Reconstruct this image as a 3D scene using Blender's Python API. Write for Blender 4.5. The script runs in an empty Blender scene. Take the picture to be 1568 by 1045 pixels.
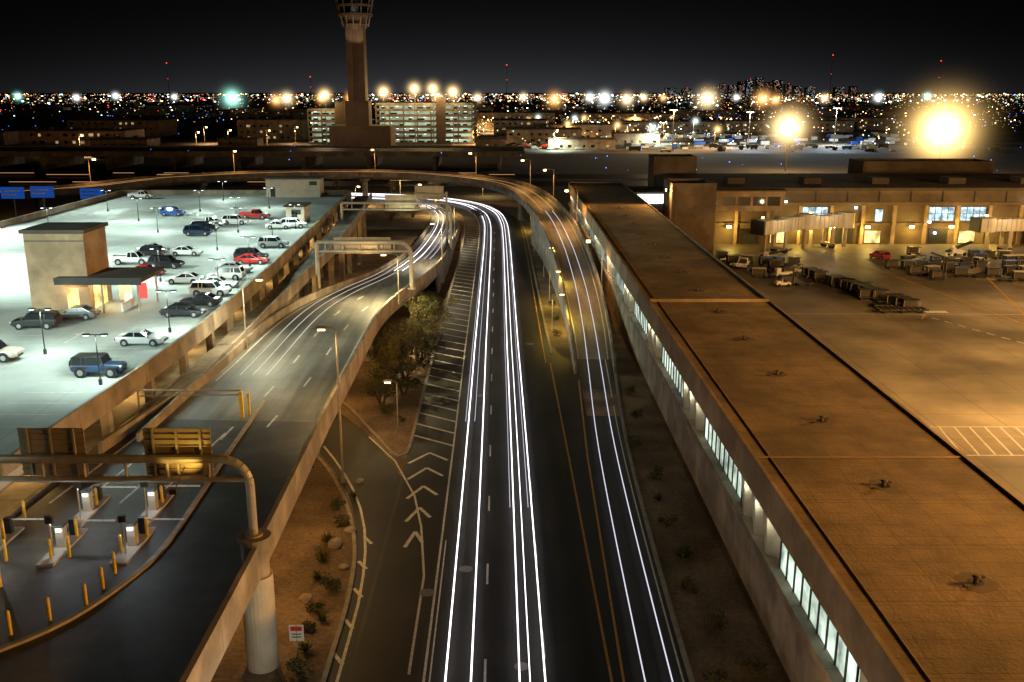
import bpy, math, random
from mathutils import Vector, Matrix
random.seed(7)
R=random.random
U=random.uniform
scene=bpy.context.scene

# ---------------------------------------------------------------- materials
def nt(m):
    m.use_nodes=True
    t=m.node_tree
    return t, t.nodes['Principled BSDF']
def mat(name,c1,c2=None,rough=.8,metal=0,scale=.3,detail=8,bump=0,bscale=20,stain=None,stscale=.06,spec=.4,stretch=None):
    m=bpy.data.materials.new(name); t,b=nt(m)
    b.inputs['Roughness'].default_value=rough; b.inputs['Metallic'].default_value=metal
    b.inputs['Specular IOR Level'].default_value=spec
    tc=t.nodes.new('ShaderNodeTexCoord')
    if c2 is None: c2=tuple(x*.8 for x in c1)
    n=t.nodes.new('ShaderNodeTexNoise'); n.inputs['Scale'].default_value=scale; n.inputs['Detail'].default_value=detail
    n.inputs['Roughness'].default_value=.65
    t.links.new(tc.outputs['Object'],n.inputs['Vector'])
    r=t.nodes.new('ShaderNodeValToRGB'); r.color_ramp.elements[0].position=.32; r.color_ramp.elements[1].position=.68
    r.color_ramp.elements[0].color=(*c2,1); r.color_ramp.elements[1].color=(*c1,1)
    t.links.new(n.outputs['Fac'],r.inputs['Fac']); out=r.outputs['Color']
    def mult(out,scale,lo,vec,p0=.42,p1=.62):
        n2=t.nodes.new('ShaderNodeTexNoise'); n2.inputs['Scale'].default_value=scale; n2.inputs['Detail'].default_value=5
        t.links.new(vec,n2.inputs['Vector'])
        r2=t.nodes.new('ShaderNodeValToRGB'); r2.color_ramp.elements[0].position=p0; r2.color_ramp.elements[1].position=p1
        r2.color_ramp.elements[0].color=(lo,lo,lo,1)
        t.links.new(n2.outputs['Fac'],r2.inputs['Fac'])
        mx=t.nodes.new('ShaderNodeMix'); mx.data_type='RGBA'; mx.blend_type='MULTIPLY'; mx.inputs['Factor'].default_value=1
        t.links.new(out,mx.inputs['A']); t.links.new(r2.outputs['Color'],mx.inputs['B']); return mx.outputs['Result']
    if stain: out=mult(out,stscale,stain,tc.outputs['Object'])
    if stretch:
        mp=t.nodes.new('ShaderNodeMapping'); mp.inputs['Scale'].default_value=stretch; t.links.new(tc.outputs['Object'],mp.inputs['Vector'])
        out=mult(out,1,.55,mp.outputs['Vector'],.4,.6)
    t.links.new(out,b.inputs['Base Color'])
    if bump:
        n3=t.nodes.new('ShaderNodeTexNoise'); n3.inputs['Scale'].default_value=bscale; n3.inputs['Detail'].default_value=4
        t.links.new(tc.outputs['Object'],n3.inputs['Vector'])
        bp=t.nodes.new('ShaderNodeBump'); bp.inputs['Strength'].default_value=bump; bp.inputs['Distance'].default_value=.05
        t.links.new(n3.outputs['Fac'],bp.inputs['Height']); t.links.new(bp.outputs['Normal'],b.inputs['Normal'])
    return m
def grid(m,w,h,ms,dark,offset=0.0,rot=0,var=.82):
    """multiply panel joints into a material"""
    t=m.node_tree; b=t.nodes['Principled BSDF']
    src=b.inputs['Base Color'].links[0].from_socket
    tc=t.nodes.new('ShaderNodeTexCoord'); mp=t.nodes.new('ShaderNodeMapping'); mp.inputs['Rotation'].default_value=(0,0,rot)
    t.links.new(tc.outputs['Object'],mp.inputs['Vector'])
    br=t.nodes.new('ShaderNodeTexBrick'); br.offset=offset; br.squash=1
    br.inputs['Scale'].default_value=1; br.inputs['Brick Width'].default_value=w; br.inputs['Row Height'].default_value=h
    br.inputs['Mortar Size'].default_value=ms; br.inputs['Mortar Smooth'].default_value=.3
    br.inputs['Color1'].default_value=(1,1,1,1); br.inputs['Color2'].default_value=(var,var,var,1); br.inputs['Mortar'].default_value=(dark,dark,dark,1)
    t.links.new(mp.outputs['Vector'],br.inputs['Vector'])
    mx=t.nodes.new('ShaderNodeMix'); mx.data_type='RGBA'; mx.blend_type='MULTIPLY'; mx.inputs['Factor'].default_value=1
    t.links.new(src,mx.inputs['A']); t.links.new(br.outputs['Color'],mx.inputs['B']); t.links.new(mx.outputs['Result'],b.inputs['Base Color'])
    return m
def emi(name,c,s,sample=False,vary=None):
    m=bpy.data.materials.new(name); m.use_nodes=True; t=m.node_tree; t.nodes.clear()
    o=t.nodes.new('ShaderNodeOutputMaterial'); e=t.nodes.new('ShaderNodeEmission')
    e.inputs['Color'].default_value=(*c,1); e.inputs['Strength'].default_value=s
    t.links.new(e.outputs[0],o.inputs['Surface'])
    if vary:
        tc=t.nodes.new('ShaderNodeTexCoord'); n=t.nodes.new('ShaderNodeTexNoise'); n.inputs['Scale'].default_value=vary; n.inputs['Detail'].default_value=3
        t.links.new(tc.outputs['Object'],n.inputs['Vector'])
        mr=t.nodes.new('ShaderNodeMapRange'); mr.inputs['From Min'].default_value=.35; mr.inputs['From Max'].default_value=.65
        mr.inputs['To Min'].default_value=s*.3; mr.inputs['To Max'].default_value=s*1.3
        t.links.new(n.outputs['Fac'],mr.inputs['Value']); t.links.new(mr.outputs['Result'],e.inputs['Strength'])
    m.cycles.emission_sampling='AUTO' if sample else 'NONE'
    return m

M={}
M['terrain']=mat('terrain_dirt',(.06,.045,.03),(.02,.017,.014),rough=1,scale=.01,stain=.5,stscale=.004)
M['lot']=mat('distant_lot_pavement',(.26,.19,.12),(.08,.06,.04),rough=.8,scale=.03,stain=.35,stscale=.015)
M['gravel']=mat('desert_gravel',(.32,.22,.14),(.15,.1,.065),rough=1,scale=3,bump=.8,bscale=9,stain=.55,stscale=.2)
M['asphalt']=mat('asphalt',(.036,.033,.03),(.02,.018,.017),rough=.55,scale=.3,bump=.25,bscale=40,stain=.55,stscale=.09,stretch=(.9,.03,1))
M['asphaltd']=mat('dark_asphalt',(.024,.02,.018),(.013,.011,.01),rough=.6,scale=.4,bump=.25,bscale=40,stain=.5,stscale=.12)
M['ramp']=mat('worn_ramp_pavement',(.24,.225,.19),(.14,.13,.11),rough=.55,scale=.2,bump=.2,bscale=30,stain=.6,stscale=.07,stretch=(.8,.03,1))
M['plaza']=mat('toll_plaza_pavement',(.12,.1,.085),(.05,.043,.038),rough=.6,scale=.5,bump=.2,bscale=30,stain=.4,stscale=.12)
M['concrete']=grid(mat('concrete',(.4,.33,.25),(.25,.205,.155),rough=.85,scale=.5,bump=.3,bscale=12,stain=.6,stscale=.3),2000,6.1,.035,.5,var=.9)
M['kerb']=mat('kerb_concrete',(.36,.31,.26),(.2,.18,.15),rough=.9,scale=1.2)
M['deck']=grid(mat('parking_deck_concrete',(.5,.52,.49),(.36,.38,.36),rough=.7,scale=.15,bump=.15,bscale=15,stain=.72,stscale=.08),9,18,.05,.75,var=.94)
M['apron']=grid(mat('apron_concrete',(.36,.3,.21),(.2,.165,.12),rough=.55,scale=.08,bump=.1,bscale=8,stain=.42,stscale=.05),7.5,7.5,.07,.5,var=.84)
M['roof']=grid(grid(mat('roof_membrane',(.36,.245,.125),(.21,.14,.075),rough=.9,scale=.5,bump=.5,bscale=6,stain=.6,stscale=.12),2.9,1.45,.035,.66,rot=.02,var=.96),900,5.8,.05,.6,var=.94)
M['roofstain']=mat('roof_stain',(.17,.115,.062),(.12,.08,.045),rough=.9,scale=2)
M['white']=mat('white_road_paint',(.72,.68,.6),(.38,.35,.31),rough=.7,scale=2.5)
M['yellow']=mat('yellow_road_paint',(.62,.33,.06),(.35,.18,.04),rough=.7,scale=2)
M['dwhite']=mat('faded_white_paint',(.66,.63,.56),(.32,.3,.27),rough=.7,scale=2)
M['steel']=mat('galvanised_steel',(.42,.37,.28),(.3,.26,.2),rough=.5,metal=.3,scale=2)
M['signback']=mat('aluminium_sign_back',(.42,.33,.2),(.3,.23,.14),rough=.45,metal=.3,scale=1)
M['dark']=mat('dark_metal',(.03,.03,.03),(.015,.015,.015),rough=.5,scale=2)
M['rubber']=mat('tyre_rubber',(.015,.015,.015),rough=.9,scale=5)
M['glass']=mat('dark_glass',(.015,.02,.025),(.01,.012,.015),rough=.08,scale=1,spec=.9)
M['bollard']=mat('yellow_bollard_paint',(.8,.55,.04),(.55,.36,.03),rough=.5,scale=2)
M['stucco']=mat('tan_stucco',(.42,.31,.19),(.28,.2,.13),rough=.9,scale=.4,stain=.7,stscale=.2)
M['termwall']=mat('terminal_wall_panel',(.2,.15,.1),(.13,.095,.065),rough=.85,scale=.4,stain=.6,stscale=.15)
M['darkroof']=mat('dark_flat_roof',(.1,.08,.06),(.05,.04,.034),rough=.9,scale=.2)
M['cream']=mat('cream_panel',(.52,.47,.38),(.38,.34,.28),rough=.6,scale=.6)
M['tower']=mat('tower_concrete',(.22,.155,.105),(.15,.105,.075),rough=.9,scale=.1)
M['bark']=mat('tree_bark',(.14,.1,.06),(.06,.045,.03),rough=.9,scale=4)
M['leafA']=mat('leaves_light',(.16,.13,.035),(.09,.08,.02),rough=.8,scale=2)
M['leafB']=mat('leaves_dark',(.05,.06,.018),(.03,.035,.012),rough=.8,scale=2)
M['rock']=mat('boulder_rock',(.4,.31,.22),(.24,.18,.13),rough=.95,scale=1.5,bump=.6,bscale=4)
M['signwhite']=mat('sign_white',(.75,.75,.72),rough=.5)
M['signred']=mat('sign_red',(.6,.03,.02),rough=.5)
M['signblue']=mat('sign_blue',(.02,.12,.5),rough=.5)
M['whitepaint']=mat('white_vehicle_paint',(.75,.75,.72),(.6,.6,.58),rough=.35,scale=1)
M['iron']=mat('manhole_iron',(.2,.19,.17),(.1,.09,.08),rough=.6,scale=6)
E={}
E['trail']=emi('headlight_streak',(1,.96,1),3.2)
E['trail2']=emi('headlight_streak_dim',(.85,.86,1),1.0)
E['trail3']=emi('headlight_streak_faint',(1,.95,.85),.7)
E['trailo']=emi('distant_traffic_streak',(1,.5,.2),.9)
E['sodium']=emi('sodium_lamp_lens',(1,.62,.22),16)
E['cool']=emi('led_lamp_lens',(.8,1,.95),10)
E['window']=emi('lit_concourse_glass',(.82,1,.82),1.0,vary=.5)
E['winblue']=emi('lit_terminal_window',(.65,.9,1),1.4,vary=.8)
E['warmwin']=emi('lit_warm_interior',(1,.68,.22),2.4,vary=.5)
E['officewin']=emi('dim_office_window',(1,.7,.35),.5,vary=.2)
E['garage']=emi('glowing_garage_core',(.75,.9,.6),.6,vary=.08)
E['red']=emi('red_lamp',(1,.05,.03),3)
E['redsign']=emi('lit_red_panel',(1,.12,.1),1.3)
E['bluesign']=emi('lit_blue_sign',(.03,.18,.9),.28)
E['hotwhite']=emi('white_display',(.9,.97,1),5)

# ---------------------------------------------------------------- mesh builder
class MB:
    def __init__(s): s.v=[];s.f=[];s.mi=[];s.mats=[];s.c=0
    def m(s,mt):
        if isinstance(mt,str): mt=M.get(mt) or E[mt]
        if mt not in s.mats: s.mats.append(mt)
        s.c=s.mats.index(mt); return s
    def add(s,vs,fs):
        o=len(s.v); s.v+= [tuple(p) for p in vs]
        for f in fs: s.f.append([i+o for i in f]); s.mi.append(s.c)
    def box(s,x0,x1,y0,y1,z0,z1):
        s.add([(x0,y0,z0),(x1,y0,z0),(x1,y1,z0),(x0,y1,z0),(x0,y0,z1),(x1,y0,z1),(x1,y1,z1),(x0,y1,z1)],
              [(0,3,2,1),(4,5,6,7),(0,1,5,4),(1,2,6,5),(2,3,7,6),(3,0,4,7)])
    def obox(s,c,sz,a=0,tilt=0):
        hx,hy,hz=sz[0]/2,sz[1]/2,sz[2]/2
        mt=Matrix.Translation(c)@Matrix.Rotation(a,4,'Z')@Matrix.Rotation(tilt,4,'Y')
        vs=[mt@Vector(p) for p in [(-hx,-hy,-hz),(hx,-hy,-hz),(hx,hy,-hz),(-hx,hy,-hz),(-hx,-hy,hz),(hx,-hy,hz),(hx,hy,hz),(-hx,hy,hz)]]
        s.add(vs,[(0,3,2,1),(4,5,6,7),(0,1,5,4),(1,2,6,5),(2,3,7,6),(3,0,4,7)])
    def cyl(s,p0,p1,r0,r1=None,n=10):
        if r1 is None:r1=r0
        p0=Vector(p0);p1=Vector(p1);d=(p1-p0).normalized()
        a=d.orthogonal().normalized(); b=d.cross(a)
        vs=[]
        for p,r in((p0,r0),(p1,r1)):
            for i in range(n):
                t=2*math.pi*i/n; vs.append(p+(a*math.cos(t)+b*math.sin(t))*r)
        fs=[(i,(i+1)%n,n+(i+1)%n,n+i) for i in range(n)]+[tuple(range(n-1,-1,-1)),tuple(range(n,2*n))]
        s.add(vs,fs)
    def tube(s,pts,r,n=8):
        for a,b in zip(pts[:-1],pts[1:]): s.cyl(a,b,r,r,n)
    def prism(s,poly,z0,z1):
        n=len(poly)
        s.add([(x,y,z0) for x,y in poly]+[(x,y,z1) for x,y in poly],
          [(i,(i+1)%n,n+(i+1)%n,n+i) for i in range(n)]+[tuple(range(n-1,-1,-1)),tuple(range(n,2*n))])
    def sheet(s,poly,z):
        s.add([(x,y,z) for x,y in poly],[tuple(range(len(poly)))])
    def disc(s,x,y,z,r,n=20,j=0):
        s.sheet([(x+r*(1+U(-j,j))*math.cos(i*2*math.pi/n),y+r*(1+U(-j,j))*math.sin(i*2*math.pi/n)) for i in range(n)],z)
    def octa(s,x,y,z,r,rz=None):
        rz=rz or r
        s.add([(x+r,y,z),(x,y+r,z),(x-r,y,z),(x,y-r,z),(x,y,z+rz),(x,y,z-rz)],
          [(0,1,4),(1,2,4),(2,3,4),(3,0,4),(1,0,5),(2,1,5),(3,2,5),(0,3,5)])
    def obj(s,name,loc=(0,0,0),rot=0,smooth=False,bevel=0,parent=None):
        me=bpy.data.meshes.new(name); me.from_pydata(s.v,[],s.f)
        for m in s.mats: me.materials.append(m)
        me.polygons.foreach_set('material_index',s.mi)
        if smooth: me.polygons.foreach_set('use_smooth',[True]*len(s.f))
        me.update()
        o=bpy.data.objects.new(name,me); scene.collection.objects.link(o)
        o.location=loc; o.rotation_euler=(0,0,rot)
        if bevel:
            b=o.modifiers.new('bevel','BEVEL'); b.width=bevel; b.segments=2; b.limit_method='ANGLE'
        if parent: o.parent=parent
        return o

# ---------------------------------------------------------------- paths
class Path:
    def __init__(s,pts,n=8):
        q=[]
        P=[pts[0]]+list(pts)+[pts[-1]]
        for i in range(1,len(P)-2):
            for k in range(n):
                t=k/n
                q.append([0.5*((2*b)+(-a+c)*t+(2*a-5*b+4*c-d)*t*t+(-a+3*b-3*c+d)*t**3) for a,b,c,d in zip(P[i-1],P[i],P[i+1],P[i+2])])
        q.append(list(pts[-1])); s.q=q
        s.nrm=[];s.s=[0]
        for i in range(len(q)):
            a=q[max(0,i-1)];b=q[min(len(q)-1,i+1)]
            dx,dy=b[0]-a[0],b[1]-a[1];l=math.hypot(dx,dy) or 1
            s.nrm.append((dy/l,-dx/l))
            if i: s.s.append(s.s[-1]+math.hypot(q[i][0]-q[i-1][0],q[i][1]-q[i-1][1]))
    def at(s,d,off,side=0):
        d=max(0,min(s.s[-1]-1e-6,d)); i=0
        lo,hi=0,len(s.s)-1
        while hi-lo>1:
            mid=(lo+hi)//2
            if s.s[mid]<=d: lo=mid
            else: hi=mid
        t=(d-s.s[lo])/max(1e-9,(s.s[hi]-s.s[lo]))
        a,b=s.q[lo],s.q[hi]; p=[x+(y-x)*t for x,y in zip(a,b)]
        nx=s.nrm[lo][0]*(1-t)+s.nrm[hi][0]*t; ny=s.nrm[lo][1]*(1-t)+s.nrm[hi][1]*t
        if side: off=off+(p[3] if side<0 else p[4])
        return (p[0]+nx*off,p[1]+ny*off,p[2])
    def sy(s,y):
        for i,p in enumerate(s.q):
            if p[1]>=y: return s.s[i]
        return s.s[-1]
def sweep(mb,path,sec,s0=0,s1=None,step=3,zabs=None):
    s1=path.s[-1] if s1 is None else s1
    n=max(2,int((s1-s0)/step)+1); k=len(sec); vs=[]
    for i in range(n):
        d=s0+(s1-s0)*i/(n-1)
        for (side,b,dz) in sec:
            x,y,z=path.at(d,b,side)
            if isinstance(dz,str): zz=float(dz)
            else: zz=z+dz
            vs.append((x,y,zz))
    fs=[]
    for i in range(n-1):
        for j in range(k):
            a=i*k+j;b=i*k+(j+1)%k
            fs.append((a,b,b+k,a+k))
    fs.append(tuple(range(k))); fs.append(tuple((n-1)*k+j for j in range(k-1,-1,-1)))
    mb.add(vs,fs)
def line(mb,path,off,w,dz,s0,s1,side=0,step=4):
    n=max(2,int((s1-s0)/step)+1); vs=[]
    for i in range(n):
        d=s0+(s1-s0)*i/(n-1)
        for o in(-w/2,w/2):
            x,y,z=path.at(d,off+o,side); vs.append((x,y,z+dz))
    mb.add(vs,[(2*i,2*i+1,2*i+3,2*i+2) for i in range(n-1)])
def dashes(mb,path,off,w,dz,s0,s1,dash=3,gap=9.2,side=0):
    d=s0
    while d<s1:
        line(mb,path,off,w,dz,d,min(d+dash,s1),side); d+=dash+gap
def bar(mb,p,q,w,z):
    dx,dy=q[0]-p[0],q[1]-p[1];l=math.hypot(dx,dy);nx,ny=-dy/l*w/2,dx/l*w/2
    mb.add([(p[0]+nx,p[1]+ny,z),(p[0]-nx,p[1]-ny,z),(q[0]-nx,q[1]-ny,z),(q[0]+nx,q[1]+ny,z)],[(0,1,2,3)])

# ---------------------------------------------------------------- lights
def lamp(kind,name,loc,col,power,size=.3,spot=150,blend=.6,aim=None,parent=None):
    l=bpy.data.lights.new(name,kind); l.color=col; l.energy=power
    if kind in('POINT','SPOT'): l.shadow_soft_size=size
    if kind=='SPOT': l.spot_size=math.radians(spot); l.spot_blend=blend
    o=bpy.data.objects.new(name,l); scene.collection.objects.link(o); o.location=loc
    if aim: o.rotation_euler=(Vector(aim)-Vector(loc)).to_track_quat('-Z','Y').to_euler()
    if parent: o.parent=parent
    return o
SOD=(1,.5,.14); WARM=(1,.68,.3); COOL=(.78,1,.88)

def street_lamp(x,y,z,h,dx,dy,col=SOD,power=800,lens='sodium',name='street_lamp',r=.11,glow=.22):
    mb=MB(); mb.m('steel')
    mb.cyl((0,0,0),(0,0,.5),r*1.9,r*1.7,10); mb.cyl((0,0,.5),(0,0,h),r,r*.65,8)
    mb.tube([(0,0,h),(dx*.35,dy*.35,h+.18),(dx,dy,h+.22)],r*.5,6)
    a=math.atan2(dy,dx)
    mb.obox((dx*1.15,dy*1.15,h+.2),(.85,.38,.16),a)
    mb.m(lens); mb.obox((dx*1.15,dy*1.15,h+.09-glow*.2),(.6,glow,.06+glow*.4),a)
    o=mb.obj(name,(x,y,z))
    if power: lamp('SPOT','lamp_light',(dx*1.15,dy*1.15,h-.15-glow*.4),col,power,.2,165,.7,None,o)
    return o
def glow_halo(parent,loc,rad,col,k,p=12):  # self-emitting sphere that imitates the bloom around a bright lamp
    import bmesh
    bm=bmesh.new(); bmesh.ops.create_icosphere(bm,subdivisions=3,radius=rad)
    me=bpy.data.meshes.new('glow_halo'); bm.to_mesh(me); bm.free()
    m=bpy.data.materials.new('lamp_glow_halo'); m.use_nodes=True; t=m.node_tree; t.nodes.clear()
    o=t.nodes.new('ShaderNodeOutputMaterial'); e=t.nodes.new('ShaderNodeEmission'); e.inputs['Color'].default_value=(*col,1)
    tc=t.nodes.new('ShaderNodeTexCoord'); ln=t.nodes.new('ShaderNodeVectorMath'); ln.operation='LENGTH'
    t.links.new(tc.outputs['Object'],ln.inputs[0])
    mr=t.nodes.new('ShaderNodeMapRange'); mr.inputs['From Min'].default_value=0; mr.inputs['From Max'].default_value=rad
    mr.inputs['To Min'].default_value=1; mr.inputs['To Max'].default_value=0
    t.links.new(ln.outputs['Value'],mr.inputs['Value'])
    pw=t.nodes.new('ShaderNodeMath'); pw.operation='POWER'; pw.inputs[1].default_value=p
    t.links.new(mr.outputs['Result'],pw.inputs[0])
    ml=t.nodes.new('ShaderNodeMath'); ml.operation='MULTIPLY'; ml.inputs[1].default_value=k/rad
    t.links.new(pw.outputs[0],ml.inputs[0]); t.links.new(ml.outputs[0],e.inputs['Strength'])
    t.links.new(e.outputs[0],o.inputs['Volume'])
    me.materials.append(m); ob=bpy.data.objects.new('glow_halo',me); scene.collection.objects.link(ob); ob.location=loc; ob.parent=parent
def floodmast(x,y,h,col,power,lensr=.7,hz=0,hk=0,lens='sodium',aim=None,cone=95):
    mb=MB(); mb.m('steel'); mb.cyl((0,0,0),(0,0,h),.35,.16,10); mb.cyl((0,0,h-.6),(0,0,h-.4),1.4,1.4,14)
    for i in range(6):
        a=i*math.pi/3; c,s=math.cos(a),math.sin(a)
        mb.m('dark'); mb.obox((1.5*c,1.5*s,h-.55),(.6,.7,.5),a)
        mb.m(lens); mb.obox((1.65*c,1.65*s,h-.75),(lensr,lensr,.3),a)
    o=mb.obj('floodlight_mast',(x,y,0))
    if power:
        if aim: 
            l=lamp('SPOT','flood_light',(0,0,h-1.6),col,power,.8,cone,.8,None,o)
            l.rotation_euler=(Vector(aim)-Vector((x,y,h-1.6))).to_track_quat('-Z','Y').to_euler()
        else: lamp('POINT','flood_light',(0,0,h-1.6),col,power,.8,parent=o)
    if hz: glow_halo(o,(0,0,h-.7),hz,col,hk)
    return o

# ---------------------------------------------------------------- camera & sky
cam=bpy.data.cameras.new('camera'); co=bpy.data.objects.new('camera',cam); scene.collection.objects.link(co)
co.location=(0,0,34); co.rotation_euler=(math.radians(90-14.8),0,0)
cam.lens=33.29; cam.sensor_width=36; cam.shift_x=.0051; cam.clip_start=.5; cam.clip_end=30000
scene.camera=co
w=bpy.data.worlds.new('World'); scene.world=w; w.use_nodes=True; t=w.node_tree
bg=t.nodes['Background']
sky=t.nodes.new('ShaderNodeTexSky'); sky.sky_type='NISHITA'; sky.sun_disc=False; sky.sun_elevation=math.radians(-8); sky.sun_rotation=math.radians(200)
tc=t.nodes.new('ShaderNodeTexCoord'); sx=t.nodes.new('ShaderNodeSeparateXYZ'); t.links.new(tc.outputs['Generated'],sx.inputs[0])
def mth(op,a,b=None):
    n=t.nodes.new('ShaderNodeMath'); n.operation=op
    for i,v in enumerate((a,b)):
        if v is None: continue
        if isinstance(v,(int,float)): n.inputs[i].default_value=v
        else: t.links.new(v,n.inputs[i])
    return n.outputs[0]
ab=mth('ABSOLUTE',sx.outputs['Z']); g1=mth('EXPONENT',mth('MULTIPLY',ab,-38)); g2=mth('EXPONENT',mth('MULTIPLY',ab,-14))
az=mth('EXPONENT',mth('MULTIPLY',mth('POWER',mth('ABSOLUTE',sx.outputs['X']),2.0),-7))
g=mth('ADD',mth('MULTIPLY',mth('MULTIPLY',g1,az),.04),mth('ADD',mth('MULTIPLY',mth('MULTIPLY',g2,az),.007),.0003))
cr=t.nodes.new('ShaderNodeMix'); cr.data_type='RGBA'; cr.blend_type='MULTIPLY'; cr.inputs['Factor'].default_value=1
cr.inputs['A'].default_value=(.9,.92,1,1); t.links.new(g,cr.inputs['B'])
ad=t.nodes.new('ShaderNodeMix'); ad.data_type='RGBA'; ad.blend_type='ADD'; ad.inputs['Factor'].default_value=.0001
t.links.new(cr.outputs['Result'],ad.inputs['A']); t.links.new(sky.outputs[0],ad.inputs['B'])
t.links.new(ad.outputs['Result'],bg.inputs['Color']); bg.inputs['Strength'].default_value=1
scene.view_settings.view_transform='Standard'; scene.view_settings.look='None'; scene.view_settings.exposure=0
sun=bpy.data.lights.new('moonlight','SUN'); sun.energy=.01; sun.color=(1,.85,.7); sun.angle=.01
so=bpy.data.objects.new('moonlight',sun); scene.collection.objects.link(so); so.rotation_euler=(math.radians(35),0,math.radians(30))

# ---------------------------------------------------------------- ground
g=MB(); g.m('terrain'); g.sheet([(-14000,-400),(14000,-400),(14000,16000),(-14000,16000)],-.02); g.obj('ground')
g=MB(); g.m('gravel'); g.sheet([(-60,0),(17,0),(17,300),(-60,300)],0); g.obj('gravel_ground')
g=MB(); g.m('apron'); g.sheet([(30.5,0),(420,0),(420,330),(30.5,330)],.004); g.obj('apron_pavement')
g=MB(); g.m('lot'); g.sheet([(-30,540),(520,540),(560,1000),(-60,1000)],.01); g.sheet([(-330,500),(-140,500),(-140,700),(-330,700)],.01); g.obj('far_apron_pavement')

# ---------------------------------------------------------------- roads
C=Path([(.3,10,.02,-9.9,6.9),(0,49,.02,-9.6,7.2),(-.3,85,.02,-9.3,8.6),(-.6,114,.02,-9.1,9.4),(-.7,122,.02,-9.1,7.6),(-.8,134,.02,-9,6.5),(-1.1,170,.02,-8.8,6.4),(-1.6,220,.02,-8.6,6.2),
        (-2.4,250,.02,-8.6,6),(-5,273,.02,-8.6,6),(-12,293,.02,-8.6,6),(-26,308,.02,-8.6,6),(-50,318,.02,-8.6,6),(-110,326,.02,-8.6,6)])
sy=C.sy
mb=MB(); mb.m('asphalt')
sweep(mb,C,[(-1,0,0),(1,0,0),(1,0,-.3),(-1,0,-.3)]); mb.obj('main_road')
SR=Path([(-8,10,.012,-2.9,2.9),(-8.1,49,.012,-2.8,2.8),(-8.4,62,.012,-2.7,2.7),(-10,72.5,.012,-2.6,2.6),(-13.4,82.5,.012,-2.7,2.7),(-18.6,92.5,.012,-3.2,3.2),(-27,101,.012,-4,4),(-48,110,.012,-4,4)])
mb=MB(); mb.m('asphaltd'); sweep(mb,SR,[(-1,0,0),(1,0,0),(1,0,-.3),(-1,0,-.3)]); 
mb.sheet([(-9.4,20),(-5.3,20),(-5.35,66),(-5.5,86),(-9.3,86)],.024); mb.obj('side_road')
FH=[(-230,205,7,5),(-130,252,7.6,5),(-104,288,8,5),(-70,309,8,5),(-32,307,8,5),(-7,285,8,4.6),(4.2,257,7.8,4.1),(9.6,216,7,3.7),(11.4,184,5.5,3.3),(11.9,154,3.5,3.0),(11.7,132,1.3,2.7),(11,113,.1,2.3),(9.7,85,.03,1.95),(8.95,49,.03,1.85),(8.6,10,.03,1.85)]
F=Path([(x,y,z,-h,h) for x,y,z,h in FH][::-1])
s_r=F.sy(118); L_=F.s[-1]
mb=MB(); mb.m('asphalt'); sweep(mb,F,[(-1,0,0),(1,0,0),(1,0,-.3),(-1,0,-.3)],0,s_r)
mb.obj('right_lane_road')
mb=MB(); mb.m('ramp'); sweep(mb,F,[(-1,0,0),(1,0,0),(1,-.5,-1.3),(-1,.5,-1.3)],s_r,L_)
mb.m('concrete')
for sd,d in((-1,-1),(1,1)):
    sweep(mb,F,[(sd,0,1.0),(sd,d*.28,1.0),(sd,d*.34,-.5),(sd,0,-.5)],s_r-6,L_)
sb=F.sy(214)
for sd,d in((-1,-1),(1,1)):
    sweep(mb,F,[(sd,d*.02,-.45),(sd,d*.3,-.45),(sd,d*.3,'-.1'),(sd,d*.02,'-.1')],s_r-6,sb)
d=sb+16
while d<L_-5:
    x,y,z=F.at(d,0); 
    if not(-22<x<-1): 
        mb.cyl((x,y,0),(x,y,z-2),.9,.9,14); mb.obox((x,y,z-1.75),(6,1.8,1.0),math.atan2(F.at(d,1)[1]-y,F.at(d,1)[0]-x))
    d+=26
mb.obj('flyover_bridge')
RH=[(-23.4,8,7.3,8.7),(-23.4,45,7.3,8.6),(-23.2,62,7.3,8.1),(-22.6,75,7.3,7.2),(-21.9,86,7.3,6.4),(-21.8,111,7.1,6),(-20.2,127,6.6,5.4),(-16.9,148,5.4,4.3),(-15.3,175,3.9,3.7),(-15.3,210,2,3.6),(-16.2,245,.5,3.6),(-19,272,.05,3.6),(-27,293,.05,3.6),(-42,306,.05,3.6),(-110,316,.05,3.6)]
Rm=Path([(x,y,z,-h,h) for x,y,z,h in RH])
mb=MB(); mb.m('plaza'); sweep(mb,Rm,[(-1,0,0),(1,0,0),(1,0,-.35),(-1,0,-.35)],0,Rm.sy(74)); mb.m('ramp'); sweep(mb,Rm,[(-1,0,0),(1,0,0),(1,0,-.35),(-1,0,-.35)],Rm.sy(74))
mb.m('concrete')
e=Rm.sy(240)
sweep(mb,Rm,[(-1,.35,-.36),(1,-.35,-.36),(1,-1.2,-1.7),(-1,1.2,-1.7)],0,Rm.sy(190))
for sd,d_ in((-1,-1),(1,1)):
    sweep(mb,Rm,[(sd,d_*-.02,.95),(sd,d_*.3,.95),(sd,d_*.36,-1.1),(sd,d_*-.02,-1.1)],0 if sd>0 else Rm.sy(66),e)
    sweep(mb,Rm,[(sd,d_*-.3,-1.1),(sd,d_*.1,-1.1),(sd,d_*.1,'-.1'),(sd,d_*-.3,'-.1')],Rm.sy(158),e)
for y in(20,52,84,118,143):
    for off in(-4,3):
        x,yy,z=Rm.at(Rm.sy(y),off); mb.cyl((x,yy,0),(x,yy,z-1.7),.8,.8,16)
mb.m('cream'); mb.cyl((-14.9,51,0),(-14.9,51,6.2),.95,.95,24); mb.m('concrete'); mb.cyl((-14.9,51,6.2),(-14.9,51,8.5),.8,.8,20); mb.cyl((-14.9,51,8.5),(-14.9,51,8.7),1.0,1.0,20)
mb.obj('elevated_ramp_bridge')
mk=MB(); mk.m('white')
s250=C.sy(262)
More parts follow.
